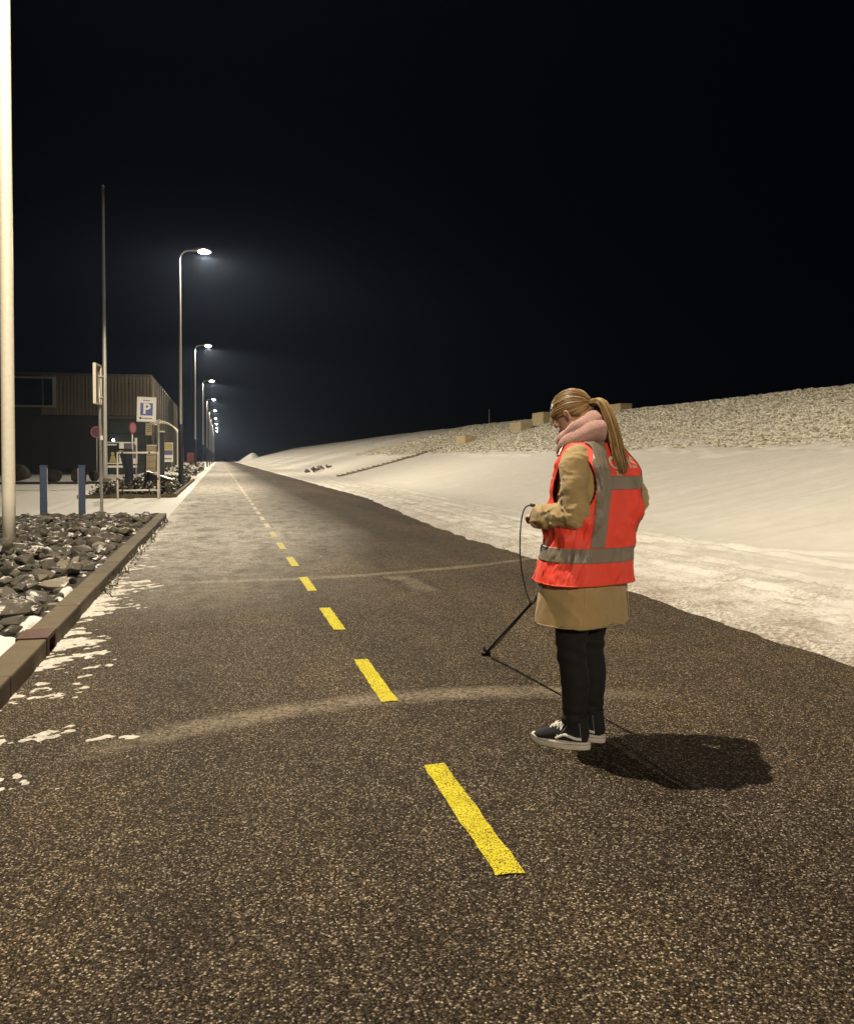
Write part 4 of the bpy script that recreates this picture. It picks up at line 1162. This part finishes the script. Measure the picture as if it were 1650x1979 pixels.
def build_body():
    b = MB()
    # torso
    zs = np.linspace(0.74, 1.45, 26); n = 28
    ring = []
    for z in zs:
        th = np.linspace(0, 2*math.pi, n, endpoint=False)
        ring.append(torso_pt(th, np.full(n, z), -0.03))
    V = [tuple(p) for r_ in ring for p in r_]; F = []
    for i in range(len(zs) - 1):
        for j in range(n):
            a, c = i*n + j, i*n + (j+1) % n; F.append((a, c, c + n, a + n))
    F.append(tuple(range(n - 1, -1, -1))); F.append(tuple(range((len(zs)-1)*n, len(zs)*n)))
    b.add(V, F)
    for s, ax in ((-1, -0.07), (1, 0.077)):
        b.add(*limb([(0.085*s + 0.01, 0.0, 0.84), (0.085*s, 0.0, 0.62), (0.080*s, 0.012, 0.46), (ax, -0.012, 0.28), (ax, 0.0, 0.10), (ax, 0.01, 0.05)], [0.085, 0.076, 0.056, 0.052, 0.030, 0.030], 16))
        b.add(*limb([(ax, -0.03, 0.055), (ax, 0.03, 0.055), (ax, 0.10, 0.045)], [0.024, 0.028, 0.020], 12))
    for (sh, el, wr) in ((SH_L, EL_L, WR_L), (SH_R, EL_R, WR_R)):
        b.add(*limb([sh, ((sh[0]+el[0])/2, (sh[1]+el[1])/2, (sh[2]+el[2])/2), el, ((el[0]+wr[0])/2, (el[1]+wr[1])/2, (el[2]+wr[2])/2), wr], [0.055, 0.046, 0.040, 0.036, 0.026], 14))
    add_hand(b, WR_L, (0.55, 0.78, 0.05), (0.3, 0.1, -0.9), 1)
    add_hand(b, WR_R, (-0.35, 0.55, -0.55), (-0.75, -0.1, 0.2), -1)
    # neck and head
    b.add(*limb([(0.05, -0.005, 1.38), (0.048, 0.02, 1.43), hl((0, -0.035, -0.055)), hl((0, -0.02, 0.0))], [0.062, 0.056, 0.055, 0.05], 16))
    b.add(*ellipsoid(hl((0, -0.012, 0.028)), (0.074, 0.092, 0.086), 28, 20, HEAD_M))
    b.add(*ellipsoid(hl((0, 0.026, -0.030)), (0.060, 0.064, 0.080), 24, 16, HEAD_M))
    b.add(*ellipsoid(hl((0, 0.060, -0.098)), (0.026, 0.022, 0.020), 14, 10, HEAD_M))          # chin
    b.add(*limb([hl((-0.054, -0.005, -0.06)), hl((-0.035, 0.04, -0.092)), hl((0, 0.068, -0.104)), hl((0.035, 0.04, -0.092)), hl((0.054, -0.005, -0.06))], [0.014] * 5, 10))
    b.add(*limb([hl((0, 0.086, 0.008)), hl((0, 0.099, -0.018)), hl((0, 0.111, -0.040)), hl((0, 0.090, -0.050))], [0.009, 0.010, 0.013, 0.010], 10))   # nose
    b.add(*limb([hl((-0.022, 0.084, -0.072)), hl((0, 0.093, -0.070)), hl((0.022, 0.084, -0.072))], [0.005, 0.007, 0.005], 8))
    b.add(*limb([hl((-0.020, 0.082, -0.080)), hl((0, 0.090, -0.082)), hl((0.020, 0.082, -0.080))], [0.005, 0.007, 0.005], 8))
    b.add(*limb([hl((-0.045, 0.070, 0.010)), hl((-0.02, 0.088, 0.016)), hl((0.02, 0.088, 0.016)), hl((0.045, 0.070, 0.010))], [0.009] * 4, 8))     # brow
    for s in (-1, 1):
        em = HEAD_M @ Matrix.Rotation(R(18 * s), 4, 'Z') @ Matrix.Rotation(R(-14), 4, 'X')
        b.add(*ellipsoid(hl((0.078 * s, -0.012, -0.012)), (0.0075, 0.013, 0.024), 14, 10, em))
        b.add(*limb([hl((0.079*s, 0.000, 0.000)), hl((0.086*s, -0.012, 0.012)), hl((0.088*s, -0.024, 0.002)), hl((0.084*s, -0.019, -0.020)), hl((0.078*s, -0.006, -0.034))], [0.005, 0.0055, 0.006, 0.0055, 0.006], 8))
    o = b.build('body', 'skin', person)
    baked(o, [('REMESH', dict(mode='VOXEL', voxel_size=0.0046)), ('SMOOTH', dict(factor=0.5, iterations=2))])
    for s in (-1, 1):
        V, F = ellipsoid(hl((0.030*s, 0.081, -0.008)), (0.012, 0.009, 0.010), 14, 10, HEAD_M); e = obj('eye', V, F, 'lace', person, True)
    return o
build_body()

def displaced(o, fn):
    me = o.data; n = len(me.vertices)
    co = np.empty(n*3); me.vertices.foreach_get('co', co); co = co.reshape(-1, 3)
    no = np.empty(n*3); me.vertices.foreach_get('normal', no); no = no.reshape(-1, 3)
    co = co + no * fn(co)[:, None]
    me.vertices.foreach_set('co', co.ravel()); me.update()

def build_coat():
    b = MB()
    zs = np.linspace(0.575, 1.43, 40); n = 44
    V, F = [], []
    for z in zs:
        th = np.linspace(0, 2*math.pi, n, endpoint=False)
        zz = np.full(n, max(z, 0.58))
        p = torso_pt(th, zz); p[:, 2] = z
        V += [tuple(q) for q in p]
    for i in range(len(zs) - 1):
        for j in range(n):
            a, c = i*n + j, i*n + (j+1) % n; F.append((a, c, c + n, a + n))
    F.append(tuple(range(n - 1, -1, -1))); F.append(tuple(range((len(zs)-1)*n, len(zs)*n)))
    b.add(V, F)
    def sleeve(sh, el, wr, inn, cuff):
        sh, el, wr, inn = map(np.array, (sh, el, wr, inn))
        m1 = (sh + el) / 2 + np.array((np.sign(sh[0] - 0.05) * 0.012, 0, 0)); d = (wr - el) / np.linalg.norm(wr - el)
        pts = [inn, sh, m1, el - (el - sh) * 0.08, el + d * 0.05, (el + wr) / 2 + d * 0.02, wr + d * 0.012]
        b.add(*limb(pts, [0.070, 0.069, 0.062, 0.060, 0.060, 0.057, cuff], 20, 6))
    sleeve(SH_L, EL_L, WR_L, (-0.05, -0.035, 1.315), 0.054)
    sleeve(SH_R, EL_R, WR_R, (0.15, -0.035, 1.315), 0.052)
    o = b.build('coat', 'coat', person)
    baked(o, [('REMESH', dict(mode='VOXEL', voxel_size=0.0055)), ('SMOOTH', dict(factor=0.6, iterations=6))])
    def fn(c):
        # folds: bunched across the forearms and inner elbows, long ones in the skirt
        d = 0.0035 * fbm(c[:,0]*14, c[:,1]*14, c[:,2]*10, 7)
        d += 0.006 * (1 - np.abs(fbm(c[:,0]*7, c[:,1]*7, c[:,2]*5, 77, 3))) ** 7 - 0.002
        skirt = 1 - sstep(0.62, 0.85, c[:,2])
        ang = np.arctan2(c[:,0], -c[:,1])
        d += skirt * 0.007 * np.sin(ang * 5 + 0.8 * np.sin(c[:,2]*6)) * (1 - sstep(0.60, 0.9, c[:,2]) * 0.6)
        left = (c[:,0] < -0.10) & (c[:,2] > 0.95)
        right = (c[:,0] > 0.25) & (c[:,2] > 0.85)
        arm = (left | right) * 1.0
        low = np.exp(-((c[:,2] - 1.06) / 0.07) ** 2)
        d += arm * low * 0.0035 * np.sin(c[:,1]*62 + c[:,0]*30 + 3*vnoise(c[:,0]*12, c[:,1]*12, c[:,2]*12, 3))
        d += arm * 0.0018 * np.sin(c[:,2]*75 + c[:,1]*38 + 3*vnoise(c[:,0]*10, c[:,1]*10, c[:,2]*10, 5)) * (1 - low)
        crease = (1 - np.abs(fbm(c[:,0]*9 + c[:,2]*6, c[:,1]*13, c[:,2]*17, 91, 3))) ** 9
        d += arm * (0.004 + 0.008 * low) * crease
        return d
    displaced(o, fn)
    # dark lining ring visible at the cuffs and seams of the skirt
    for (wr, el, cu) in ((WR_L, EL_L, 0.047), (WR_R, EL_R, 0.045)):
        w = np.array(wr); e = np.array(el); d = (w - e) / np.linalg.norm(w - e)
        m = MB(); m.tube([w + d*0.010, w + d*0.020], cu, 18); m.build('cuff_lining', 'coat_in', o)
    for th in (-0.85, 0.75, 2.45, -2.45):
        zz = np.linspace(0.585, 0.80, 14)
        p = torso_pt(np.full(14, th), zz, 0.004)
        m = MB(); m.tube(p, 0.0022, 6); m.build('seam', 'coat', o)
    m = MB()
    V, F = [], []
    n = 80
    for i in range(n + 1):
        p = torso_pt(np.array([2*math.pi*i/n]), np.array([0.581]), 0.002)[0]; V.append((p[0], p[1], 0.579)); 
    m.tube(V, 0.0035, 6, False); m.build('hem', 'coat', o)
    return o
build_coat()

def vest_pt(th, z, off=0.0):
    th = np.asarray(th, float); z = np.asarray(z, float)
    fold = 0.0075 * np.sin(th * 4 + 1.1 * np.sin(z * 9)) + 0.006 * fbm(th * 2.4, z * 7.0, seed=301, octv=4) + 0.0035 * fbm(th * 7, z * 16.0, seed=305, octv=3) + 0.005 * np.sin((z + 0.10 * th) * 46 + 2.2 * vnoise(th * 2, z * 5, seed=8)) * np.exp(-((z - 1.04) / 0.10) ** 2)
    # diagonal drag folds on her right back
    fold = fold + 0.008 * np.exp(-(((th - 0.55) + (z - 1.0) * 1.8) / 0.10) ** 2) * sstep(0.95, 1.02, z) * (1 - sstep(1.18, 1.25, z))
    ridge = (1 - np.abs(fbm(th * 2.6 + 0.5 * z, z * 2.2, seed=311, octv=3))) ** 7
    ridge2 = (1 - np.abs(fbm(th * 3.0 - 3.5 * z, z * 4.0 + th, seed=317, octv=3))) ** 8
    fold = fold + 0.0042 * ridge + 0.0036 * ridge2
    fold = 2.2 * fold * (1 - 0.8 * sstep(1.28, 1.36, z))
    p = torso_pt(th, z, 0.0)
    cxp, cyp, a, b_ = prof(z)
    nrm = np.stack([np.sin(th), -np.cos(th), 0 * th], -1)
    fold = fold * (1 - 0.75 * np.exp(-((th - 1.5) / 0.5) ** 2))
    fold = 0.5 * (fold + np.sqrt(fold * fold + 0.004 ** 2))
    infl = 0.014 + 0.010 * (1 - sstep(0.78, 0.95, z)) + fold
    p = p + nrm * (infl + off)[..., None]
    p[..., 2] = p[..., 2] + 0.012 * sstep(1.30, 1.40, z) + off * sstep(1.31, 1.38, z)
    return p

def vest_mask(th, z):
    p = torso_pt(th, z)
    cxp, cyp, a, b_ = prof(z)
    lx = np.abs(p[..., 0] - cxp)
    # armhole: keyhole shape on each side
    hole = (((lx - 0.225) / 0.058) ** 2 + ((z - 1.215) / 0.150) ** 2 < 1) | ((lx > 0.170) & (z > 1.20) & (z < 1.40))
    neck = (z > 1.385)
    front_v = (np.cos(th) < -0.5) & (z > 1.20) & (lx < (z - 1.20) * 0.5)
    open_f = (np.cos(th) < 0) & (lx < 0.004)
    return ~(hole | neck | front_v | open_f)

def shell_patch(name, m, parent, th, z, off=0.0, sel=None, thick=0.0025):
    T, Z = np.meshgrid(th, z)
    P = vest_pt(T, Z, off)
    ok = vest_mask(T, Z)
    if sel is not None: ok &= sel(T, Z)
    nx = len(th)
    i = np.arange(nx - 1)[None, :] + nx * np.arange(len(z) - 1)[:, None]
    F = np.stack([i, i + 1, i + 1 + nx, i + nx], -1).reshape(-1, 4)
    k = ok.ravel(); F = F[k[F].all(1)]
    used = np.unique(F); mp = -np.ones(k.size, int); mp[used] = np.arange(len(used))
    o = obj(name, P.reshape(-1, 3)[used], mp[F], m, parent, True)
    md = o.modifiers.new('thickness', 'SOLIDIFY'); md.thickness = thick; md.offset = 0
    return o

def build_vest():
    TH = np.linspace(-math.pi, math.pi, 361)
    hem = 0.765
    Z = np.linspace(hem, 1.39, 180)
    v = shell_patch('vest', 'vest', person, TH, Z)
    def lat(T, Z):
        p = torso_pt(T, Z); c = prof(Z)[0]; return p[..., 0] - c
    shell_patch('reflective_band', 'tape', v, TH, np.linspace(0.862, 0.926, 16), 0.0035)
    shell_patch('reflective_band', 'tape', v, TH, np.linspace(1.185, 1.246, 16), 0.0035, lambda T, Z: np.cos(T) > 0.25)
    T2 = np.linspace(-math.pi, math.pi, 721)
    for s in (-1, 1):
        shell_patch('reflective_strap', 'tape', v, T2, np.linspace(0.93, 1.392, 150), 0.005, lambda T, Z, s=s: (np.abs(lat(T, Z) - s * (0.138 - 0.045 * sstep(1.29, 1.38, Z))) < 0.028) & ((np.cos(T) > -0.1) | (Z > 1.33)))
    # edge binding along the hem
    p = vest_pt(TH, np.full(361, hem), 0.0)
    m = MB(); m.tube(p, 0.0035, 6, False); m.build('hem_binding', 'vest', v, True)
    # lettering between the straps
    def lettering(txt, size, x0, z0, sx=1.0):
        me = text_mesh(txt, size, 0.0, True)
        bm = bmesh.new(); bm.from_mesh(me)
        bmesh.ops.triangulate(bm, faces=bm.faces[:])
        bmesh.ops.subdivide_edges(bm, edges=[e for e in bm.edges if e.calc_length() > 0.012], cuts=2)
        c = np.array([w.co[:] for w in bm.verts])
        z = z0 + c[:, 1]; x = x0 + c[:, 0] * sx
        cxp, cyp, a, b_ = prof(z)
        q = np.clip(x / a, -0.98, 0.98); th = np.arcsin(np.sign(q) * np.abs(q) ** (2.35 / 2.0))
        P = vest_pt(th, z, 0.0075)
        for w, pp in zip(bm.verts, P): w.co = pp
        bm.to_mesh(me); bm.free(); me.materials.clear(); me.materials.append(M['letter'])
        o = bpy.data.objects.new('lettering', me); link(o, v)
    lettering('C', 0.072, -0.078, 1.300)
    lettering('IS', 0.068, 0.050, 1.302)
    lettering('Ro', 0.032, -0.066, 1.256)
    return v
build_vest()

def build_scarf():
    par = None
    def loop(name, c, R1, R2, minor, tilt, roll, seed, parent):
        nU, nV = 420, 22
        c = np.array(c)
        u = np.linspace(0, 2*math.pi, nU, endpoint=False); v = np.linspace(0, 2*math.pi, nV, endpoint=False)
        U, Vv = np.meshgrid(u, v, indexing='ij')
        lump = 1 + 0.13 * np.sin(2*U + seed) + 0.08 * np.sin(5*U + seed*2)
        rib = 1 + (0.05 + 0.02 * np.sin(7*U + seed)) * np.sin(96*U + 1.6*np.sin(Vv) + 1.5*np.sin(3*U + seed)) + 0.03 * np.sin(11*Vv + 4*np.sin(9*U))
        fold = 1 + 0.07 * np.sin(3*Vv + 2*U + seed)
        r_ = minor * lump * rib * fold
        x = (R1 + r_ * np.cos(Vv)) * np.sin(U); y = (R2 + r_ * np.cos(Vv)) * np.cos(U); z = r_ * 1.12 * np.sin(Vv)
        P = np.stack([x, y, z], -1).reshape(-1, 3)
        mt = np.array((Matrix.Rotation(R(tilt), 3, 'X') @ Matrix.Rotation(R(roll), 3, 'Y')))
        P = P @ mt.T + c
        P[:, 2] += 0.006 * fbm(P[:,0]*20, P[:,1]*20, P[:,2]*20, seed)
        i = np.arange(nU)[:, None]; j = np.arange(nV)[None, :]
        a = i*nV + j; b_ = ((i+1) % nU)*nV + j; c_ = ((i+1) % nU)*nV + (j+1) % nV; d = i*nV + (j+1) % nV
        F = np.stack([a, b_, c_, d], -1).reshape(-1, 4)
        return obj(name, P, F, 'scarf', parent, True)
    s = loop('scarf', (0.048, 0.012, 1.400), 0.102, 0.108, 0.041, -30, 4, 1.0, person)
    loop('scarf_fold', (0.044, 0.030, 1.450), 0.082, 0.088, 0.037, -34, -4, 2.3, s)
    loop('scarf_fold', (0.048, 0.02, 1.428), 0.068, 0.07, 0.042, -28, 0, 4.1, s)
build_scarf()

def build_trousers():
    b = MB()
    for s, ax in ((-1, -0.07), (1, 0.077)):
        b.add(*limb([(0.080*s + 0.01, 0.0, 0.80), (0.082*s, 0.0, 0.62), (0.080*s, 0.010, 0.46), (ax, -0.006, 0.30), (ax, 0.0, 0.16), (ax, 0.004, 0.105)], [0.100, 0.086, 0.068, 0.066, 0.054, 0.053], 20))
    b.add(*ellipsoid((0.01, 0, 0.80), (0.17, 0.12, 0.12)))
    o = b.build('trousers', 'trousers', person)
    baked(o, [('REMESH', dict(mode='VOXEL', voxel_size=0.007)), ('SMOOTH', dict(factor=0.5, iterations=3))])
    displaced(o, lambda c: 0.004 * fbm(c[:,0]*16, c[:,1]*16, c[:,2]*30, 11) + 0.004 * np.sin(c[:,2]*95 + c[:,0]*40 + 3*vnoise(c[:,0]*9, c[:,1]*9, c[:,2]*9, 4)) * (np.exp(-((c[:,2]-0.43)/0.06)**2) + np.exp(-((c[:,2]-0.15)/0.05)**2)))
build_trousers()

def build_shoe(ax, rz, label):
    """high-top skate shoe, toe towards +Y"""
    s = empty('shoe', (0, 0, 0)); s.parent = person; s.location = (ax, 0.0, -0.004); s.rotation_euler = (0, 0, rz)
    def outline(k, n=48):
        pts = []
        for i in range(n):
            a = 2*math.pi*i/n
            y = 0.062 + 0.140 * math.cos(a)
            f = (y + 0.078) / 0.28
            w = 0.034 + 0.018 * math.sin(math.pi * min(1, max(0, f)) ** 0.75) + 0.006 * f
            pts.append((math.sin(a) * abs(math.sin(a)) ** -0.35 * w * k if abs(math.sin(a)) > 1e-6 else 0.0, 0.062 + (y - 0.062) * (1 + (k - 1) * 0.6)))
        return pts
    V, F = [], []
    lv = [(0.000, 0.965), (0.004, 1.0), (0.018, 1.012), (0.026, 1.0), (0.033, 1.0), (0.036, 0.97)]
    n = 48
    for z, k in lv:
        for (x, y) in outline(k, n):
            up = 0.010 * max(0, (y - 0.12) / 0.08) ** 2
            V.append((x, y, z + up))
    for i in range(len(lv) - 1):
        for j in range(n):
            a, c = i*n + j, i*n + (j+1) % n; F.append((a, a + n, c + n, c))
    F.append(tuple(range(n))); F.append(tuple(range(len(V) - 1, len(V) - n - 1, -1)))
    so = obj('sole', V, F, 'sole', s, True)
    # thin dark line moulded round the sole
    pts = [(x, y, 0.0275 + 0.010 * max(0, (y - 0.12) / 0.08) ** 2) for (x, y) in outline(1.004, 64)]; pts.append(pts[0])
    m = MB(); m.tube(pts, 0.0016, 5, False); m.build('foxing_line', 'stitch', so)
    b = MB()
    b.add(*limb([(0, -0.066, 0.055), (0, -0.03, 0.062), (0, 0.03, 0.064), (0, 0.09, 0.056), (0, 0.15, 0.045), (0, 0.188, 0.038)],
                [(0.026, 0.028), (0.040, 0.037), (0.046, 0.043), (0.036, 0.048), (0.024, 0.045), (0.008, 0.020)], 20, 6, (0, 0, 1)))
    b.add(*limb([(0, -0.022, 0.05), (0, -0.020, 0.09), (0, -0.016, 0.125), (0, -0.014, 0.150)], [(0.048, 0.036), (0.052, 0.040), (0.050, 0.041), (0.052, 0.043)], 20, 5, (0, 1, 0)))
    up = b.build('upper', 'suede', s)
    baked(up, [('REMESH', dict(mode='VOXEL', voxel_size=0.004)), ('SMOOTH', dict(factor=0.5, iterations=4))])
    from mathutils.bvhtree import BVHTree
    bv = BVHTree.FromPolygons([v.co[:] for v in up.data.vertices], [p.vertices[:] for p in up.data.polygons])
    def snap(p, off):
        q, nn, _, _ = bv.find_nearest(Vector(p)); 
        nn = (nn if nn.dot(Vector(p) - Vector((0, p[1] * 0.9, 0.05))) > 0 else -nn)
        return q + nn * off
    for sd in (-1, 1):
        ptl = cr([(0.055*sd, 0.072, 0.044), (0.055*sd, 0.050, 0.058), (0.055*sd, 0.030, 0.066), (0.055*sd, 0.008, 0.060), (0.055*sd, -0.020, 0.050), (0.050*sd, -0.050, 0.048)], 5)
        m = MB(); m.tube([snap(p, 0.001) for p in ptl], [0.006] * 10 + [0.0068] * (len(ptl) - 10), 8); m.build('side_stripe', 'lace', s, True)
        for seam in (cr([(0.05*sd, -0.048, 0.050), (0.05*sd, -0.046, 0.09), (0.05*sd, -0.040, 0.140)], 5), cr([(0.05*sd, 0.055, 0.060), (0.05*sd, 0.036, 0.095), (0.05*sd, 0.026, 0.135)], 5)):
            m = MB(); m.tube([snap(p, 0.0006) for p in seam], 0.0016, 5); m.build('piping', 'stitch', s)
    for k in range(6):
        y = 0.105 - 0.015 * k; z = 0.10 + 0.006 * k
        pth = [snap((-0.028, y, z - 0.012), 0.003), snap((-0.012, y + 0.004, z + 0.02), 0.004), snap((0.012, y - 0.003, z + 0.02), 0.004), snap((0.028, y - 0.004, z - 0.012), 0.003)]
        m = MB(); m.tube(cr([tuple(p) for p in pth], 4), 0.0042, 6); m.build('lace', 'lace', s, True)
    for pth in ([(0, 0.034, 0.118), (-0.024, 0.052, 0.112), (-0.044, 0.050, 0.085), (-0.030, 0.044, 0.105)], [(0, 0.034, 0.118), (0.024, 0.052, 0.112), (0.042, 0.050, 0.088), (0.030, 0.044, 0.108)], [(0, 0.036, 0.118), (-0.026, 0.066, 0.095), (-0.048, 0.066, 0.055)]):
        m = MB(); m.tube(cr(pth, 5), 0.0028, 6); m.build('lace', 'lace', s, True)
    s['label'] = label
build_shoe(-0.070, R(16), 'black high-top sneaker with white stripe and sole, toe turned out')
build_shoe(0.077, R(-4), 'black high-top sneaker with white stripe half hidden behind the other')

def build_hair():
    # cap
    rx, ry, rz_ = 0.081, 0.101, 0.095
    cen = Vector((0, -0.012, 0.030))
    V, F = [], []
    nu, nv = 48, 30
    idx = {}
    def hairline(az):  # az 0 front, pi back ; elevation (rad) of the hair edge
        a = abs(az)
        return np.interp(a, [0, 0.5, 1.0, 1.45, 1.75, 2.2, 3.15], [R(28), R(20), R(-2), R(-14), R(-30), R(-50), R(-57)])
    def surf(az, el, k=1.0):
        p = Vector((rx*k*math.cos(el)*math.sin(az), ry*k*math.cos(el)*math.cos(az), rz_*k*math.sin(el)))
        return p + cen
    for j in range(nu):
        az = -math.pi + 2*math.pi*j/nu
        e0 = hairline(az) - R(4)
        for i in range(nv + 1):
            el = e0 + (R(90) - e0) * i / nv
            V.append(hl(surf(az, el, 0.99)))
    for j in range(nu):
        for i in range(nv):
            a, c = j*(nv+1) + i, ((j+1) % nu)*(nv+1) + i; F.append((a, c, c+1, a+1))
    hair = obj('hair', V, F, 'hair', person, True)
    point_attr(hair, 'strand', np.full(len(V), 0.12))
    md = hair.modifiers.new('thickness', 'SOLIDIFY'); md.thickness = 0.006; md.offset = -1
    # strands swept back to the tie
    tie = Vector((0.0, -0.115, -0.010))
    tdir = (tie - cen); tdir = Vector((tdir.x/rx, tdir.y/ry, tdir.z/rz_)).normalized()
    r = random.Random(11)
    SV, SF, SA = [], [], []
    def add(pts, rads, val, n=5):
        v, f = tube(pts, rads, n, True); n0 = len(SV); SV.extend(v); SF.extend([tuple(i + n0 for i in q) for q in f]); SA.extend([val] * len(v))
    for k in range(950):
        az = r.uniform(-math.pi, math.pi)
        e0 = hairline(az)
        el = e0 + abs(r.gauss(0, 0.10)) if r.random() < 0.75 else r.uniform(e0, R(80))
        d0 = Vector((math.cos(el)*math.sin(az), math.cos(el)*math.cos(az), math.sin(el)))
        ang = d0.angle(tdir)
        if ang < 0.2: continue
        # drape over the top a little
        lift = r.uniform(0.99, 1.07)
        mid = (d0 + tdir).normalized(); mid = (mid + Vector((0, 0, 0.10 if abs(az) < 1.8 else 0.0))).normalized()
        pts = []
        for i in range(13):
            t = i / 12
            q = ((1-t)**2) * d0 + 2*t*(1-t) * mid * 1.12 + t*t * tdir
            q.normalize()
            kk = lift * (0.985 + 0.03 * math.sin(math.pi * t)) + 0.006 * math.sin(t * 9 + k)
            pts.append(hl(Vector((q.x*rx*kk, q.y*ry*kk, q.z*rz_*kk)) + cen))
        w = r.uniform(0.0010, 0.0024)
        add(pts, [w * (0.5 + 0.5 * math.sin(math.pi * min(1, i/12 + 0.15))) for i in range(13)], min(1, max(0, r.gauss(0.58, 0.30))))
    # loose fringe at the face
    for k in range(16):
        s = -1 if k % 3 else 1
        az = s * r.uniform(0.25, 0.7); el = hairline(az) + r.uniform(0, 0.1)
        p0 = surf(az, el, 1.02)
        p1 = p0 + Vector((s * r.uniform(0.004, 0.012), r.uniform(0.004, 0.02), -r.uniform(0.02, 0.035)))
        p2 = p1 + Vector((s * r.uniform(-0.004, 0.006), r.uniform(-0.004, 0.008), -r.uniform(0.005, 0.02)))
        pts = [hl(p) for p in cr([surf(az, el + 0.25, 1.03), p0, p1, p2], 4)]
        add(pts, [0.0022] * len(pts), r.uniform(0.4, 1.0))
    o = obj('hair_strands', SV, SF, 'hair', hair, True); point_attr(o, 'strand', SA); o['kind'] = 'stuff'
    tw = Vector(hl(tie))
    m = MB(); d = (Vector((0.056, -0.075, 1.578)) - tw).normalized()
    m.tube([tw - d*0.006, tw + d*0.014], 0.020, 14); m.build('hair_tie', 'suede', hair, True)
    # ponytail
    path = cr([tuple(tw), (0.054, -0.064, 1.583), (0.046, -0.108, 1.520), (0.034, -0.142, 1.440), (0.018, -0.172, 1.360), (0.002, -0.202, 1.290), (-0.008, -0.212, 1.250)], 6)
    K = len(path); SV, SF, SA = [], [], []
    T = np.gradient(path, axis=0); T /= np.linalg.norm(T, axis=1)[:, None]
    side = np.array([1.0, 0, 0])
    for k in range(430):
        a = r.uniform(0, 2*math.pi); q = math.sqrt(r.random())
        ln = r.uniform(0.74, 1.0); n = 16
        ph = r.uniform(0, 6); val = min(1, max(0, r.gauss(0.52, 0.32)))
        pts = []
        for i in range(n):
            t = i / (n - 1) * ln * (K - 1); i0 = min(K - 2, int(t)); f = t - i0
            p = path[i0] * (1 - f) + path[i0 + 1] * f; tt = T[i0]
            N = side - tt * (side @ tt); N /= np.linalg.norm(N); B = np.cross(tt, N)
            u = t / (K - 1)
            wd = 0.011 + 0.023 * math.sin(math.pi * min(1, u * 0.62 + 0.08)) ** 0.8
            wd *= 1 - 0.55 * max(0, (u - 0.72) / 0.28) ** 1.3
            wob = 0.0045 * math.sin(u * 7 + ph)
            fly = (0.020 * u * u if k % 19 == 0 else 0.0) * (1 if k % 2 else -1)
            pts.append(p + N * (wd * 1.15 * q * math.cos(a) + wob + fly) + B * wd * 0.72 * q * math.sin(a))
        w = r.uniform(0.0008, 0.0019)
        add(pts, [w] * (n - 3) + [w * 0.7, w * 0.45, w * 0.15], val, 5)
    o = obj('ponytail', SV, SF, 'hair', hair, True); point_attr(o, 'strand', SA)
build_hair()

# measuring rod and its cable, held in front of the body
def probe():
    c, s_ = math.cos(FACE), math.sin(FACE)
    def wl(p): return np.array((PX + p[0]*c - p[1]*s_, PY + p[0]*s_ + p[1]*c, p[2] + 0.004))
    tip = np.array((1.73, 5.46, 0.012))
    hand = wl((WR_R[0] - 0.035*1.2, WR_R[1] + 0.055*1.2, WR_R[2] - 0.055*1.2))
    t = empty('measuring_rod', tuple(tip)); tag(t, 'thin black measuring rod with trailing cable, its tip on the asphalt', 'measuring rod')
    d = (hand - tip); d /= np.linalg.norm(d)
    m = MB(); m.tube([(0, 0, 0.012), tuple(hand - tip + d * 0.12)], 0.0085, 8); m.build('shaft', 'black', t, True)
    m = MB(); m.tube([tuple(hand - tip - d * 0.10), tuple(hand - tip + d * 0.13)], 0.0115, 10); m.build('grip', 'black', t, True)
    m = MB(); m.tube([(-0.03, 0.0, 0.004), (0.03, 0.0, 0.004)], 0.014, 10); m.tube([(0, 0, -0.002), (-0.012, 0.01, 0.05)], 0.011, 8); m.build('tip', 'black', t, True)
    hl_ = wl((WR_L[0] + 0.01, WR_L[1] + 0.045, WR_L[2] + 0.052))
    m = MB(); q = hl_ - tip; m.tube([tuple(q + np.array((0.02, 0.0, -0.02))), tuple(q), tuple(q + np.array((-0.012, 0.01, 0.006)))], [0.010, 0.010, 0.006], 8); m.build('connector', 'black', t, True)
    low = tip + d * 1.32
    pts = cr([hl_, wl((-0.140, 0.222, 1.096)), wl((-0.156, 0.236, 1.03)), wl((-0.160, 0.240, 0.89)), wl((-0.140, 0.236, 0.76)), wl((-0.09, 0.22, 0.64)), tuple(low + np.array((-0.03, 0, 0.05))), tuple(low), tuple(tip + d * 0.8 + np.array((0.012, 0, 0.006))), tuple(tip + d * 0.25 + np.array((0.012, 0, 0.0))), tuple(tip + d * 0.04)], 8)
    m = MB(); m.tube(pts - tip, 0.0034, 6); m.build('cable', 'black', t, True)
probe()

# ------------------------------------------------------------------ night haze
hz = MB(); hz.box(-1500, 1500, -1500, 1500, -1.0, 17.5)
hm = bpy.data.materials.new('haze'); hm.use_nodes = True
nt = hm.node_tree; nt.nodes.remove(nt.nodes['Principled BSDF'])
pv = nt.nodes.new('ShaderNodeVolumePrincipled')
pv.inputs['Color'].default_value = (0.50, 0.66, 1.0, 1)
pv.inputs['Density'].default_value = 0.00024
pv.inputs['Anisotropy'].default_value = 0.58
nt.links.new(pv.outputs[0], nt.nodes['Material Output'].inputs['Volume'])
o = hz.build('haze', hm); tag(o, 'thin cold night haze glowing round the street lamps', kind='stuff')
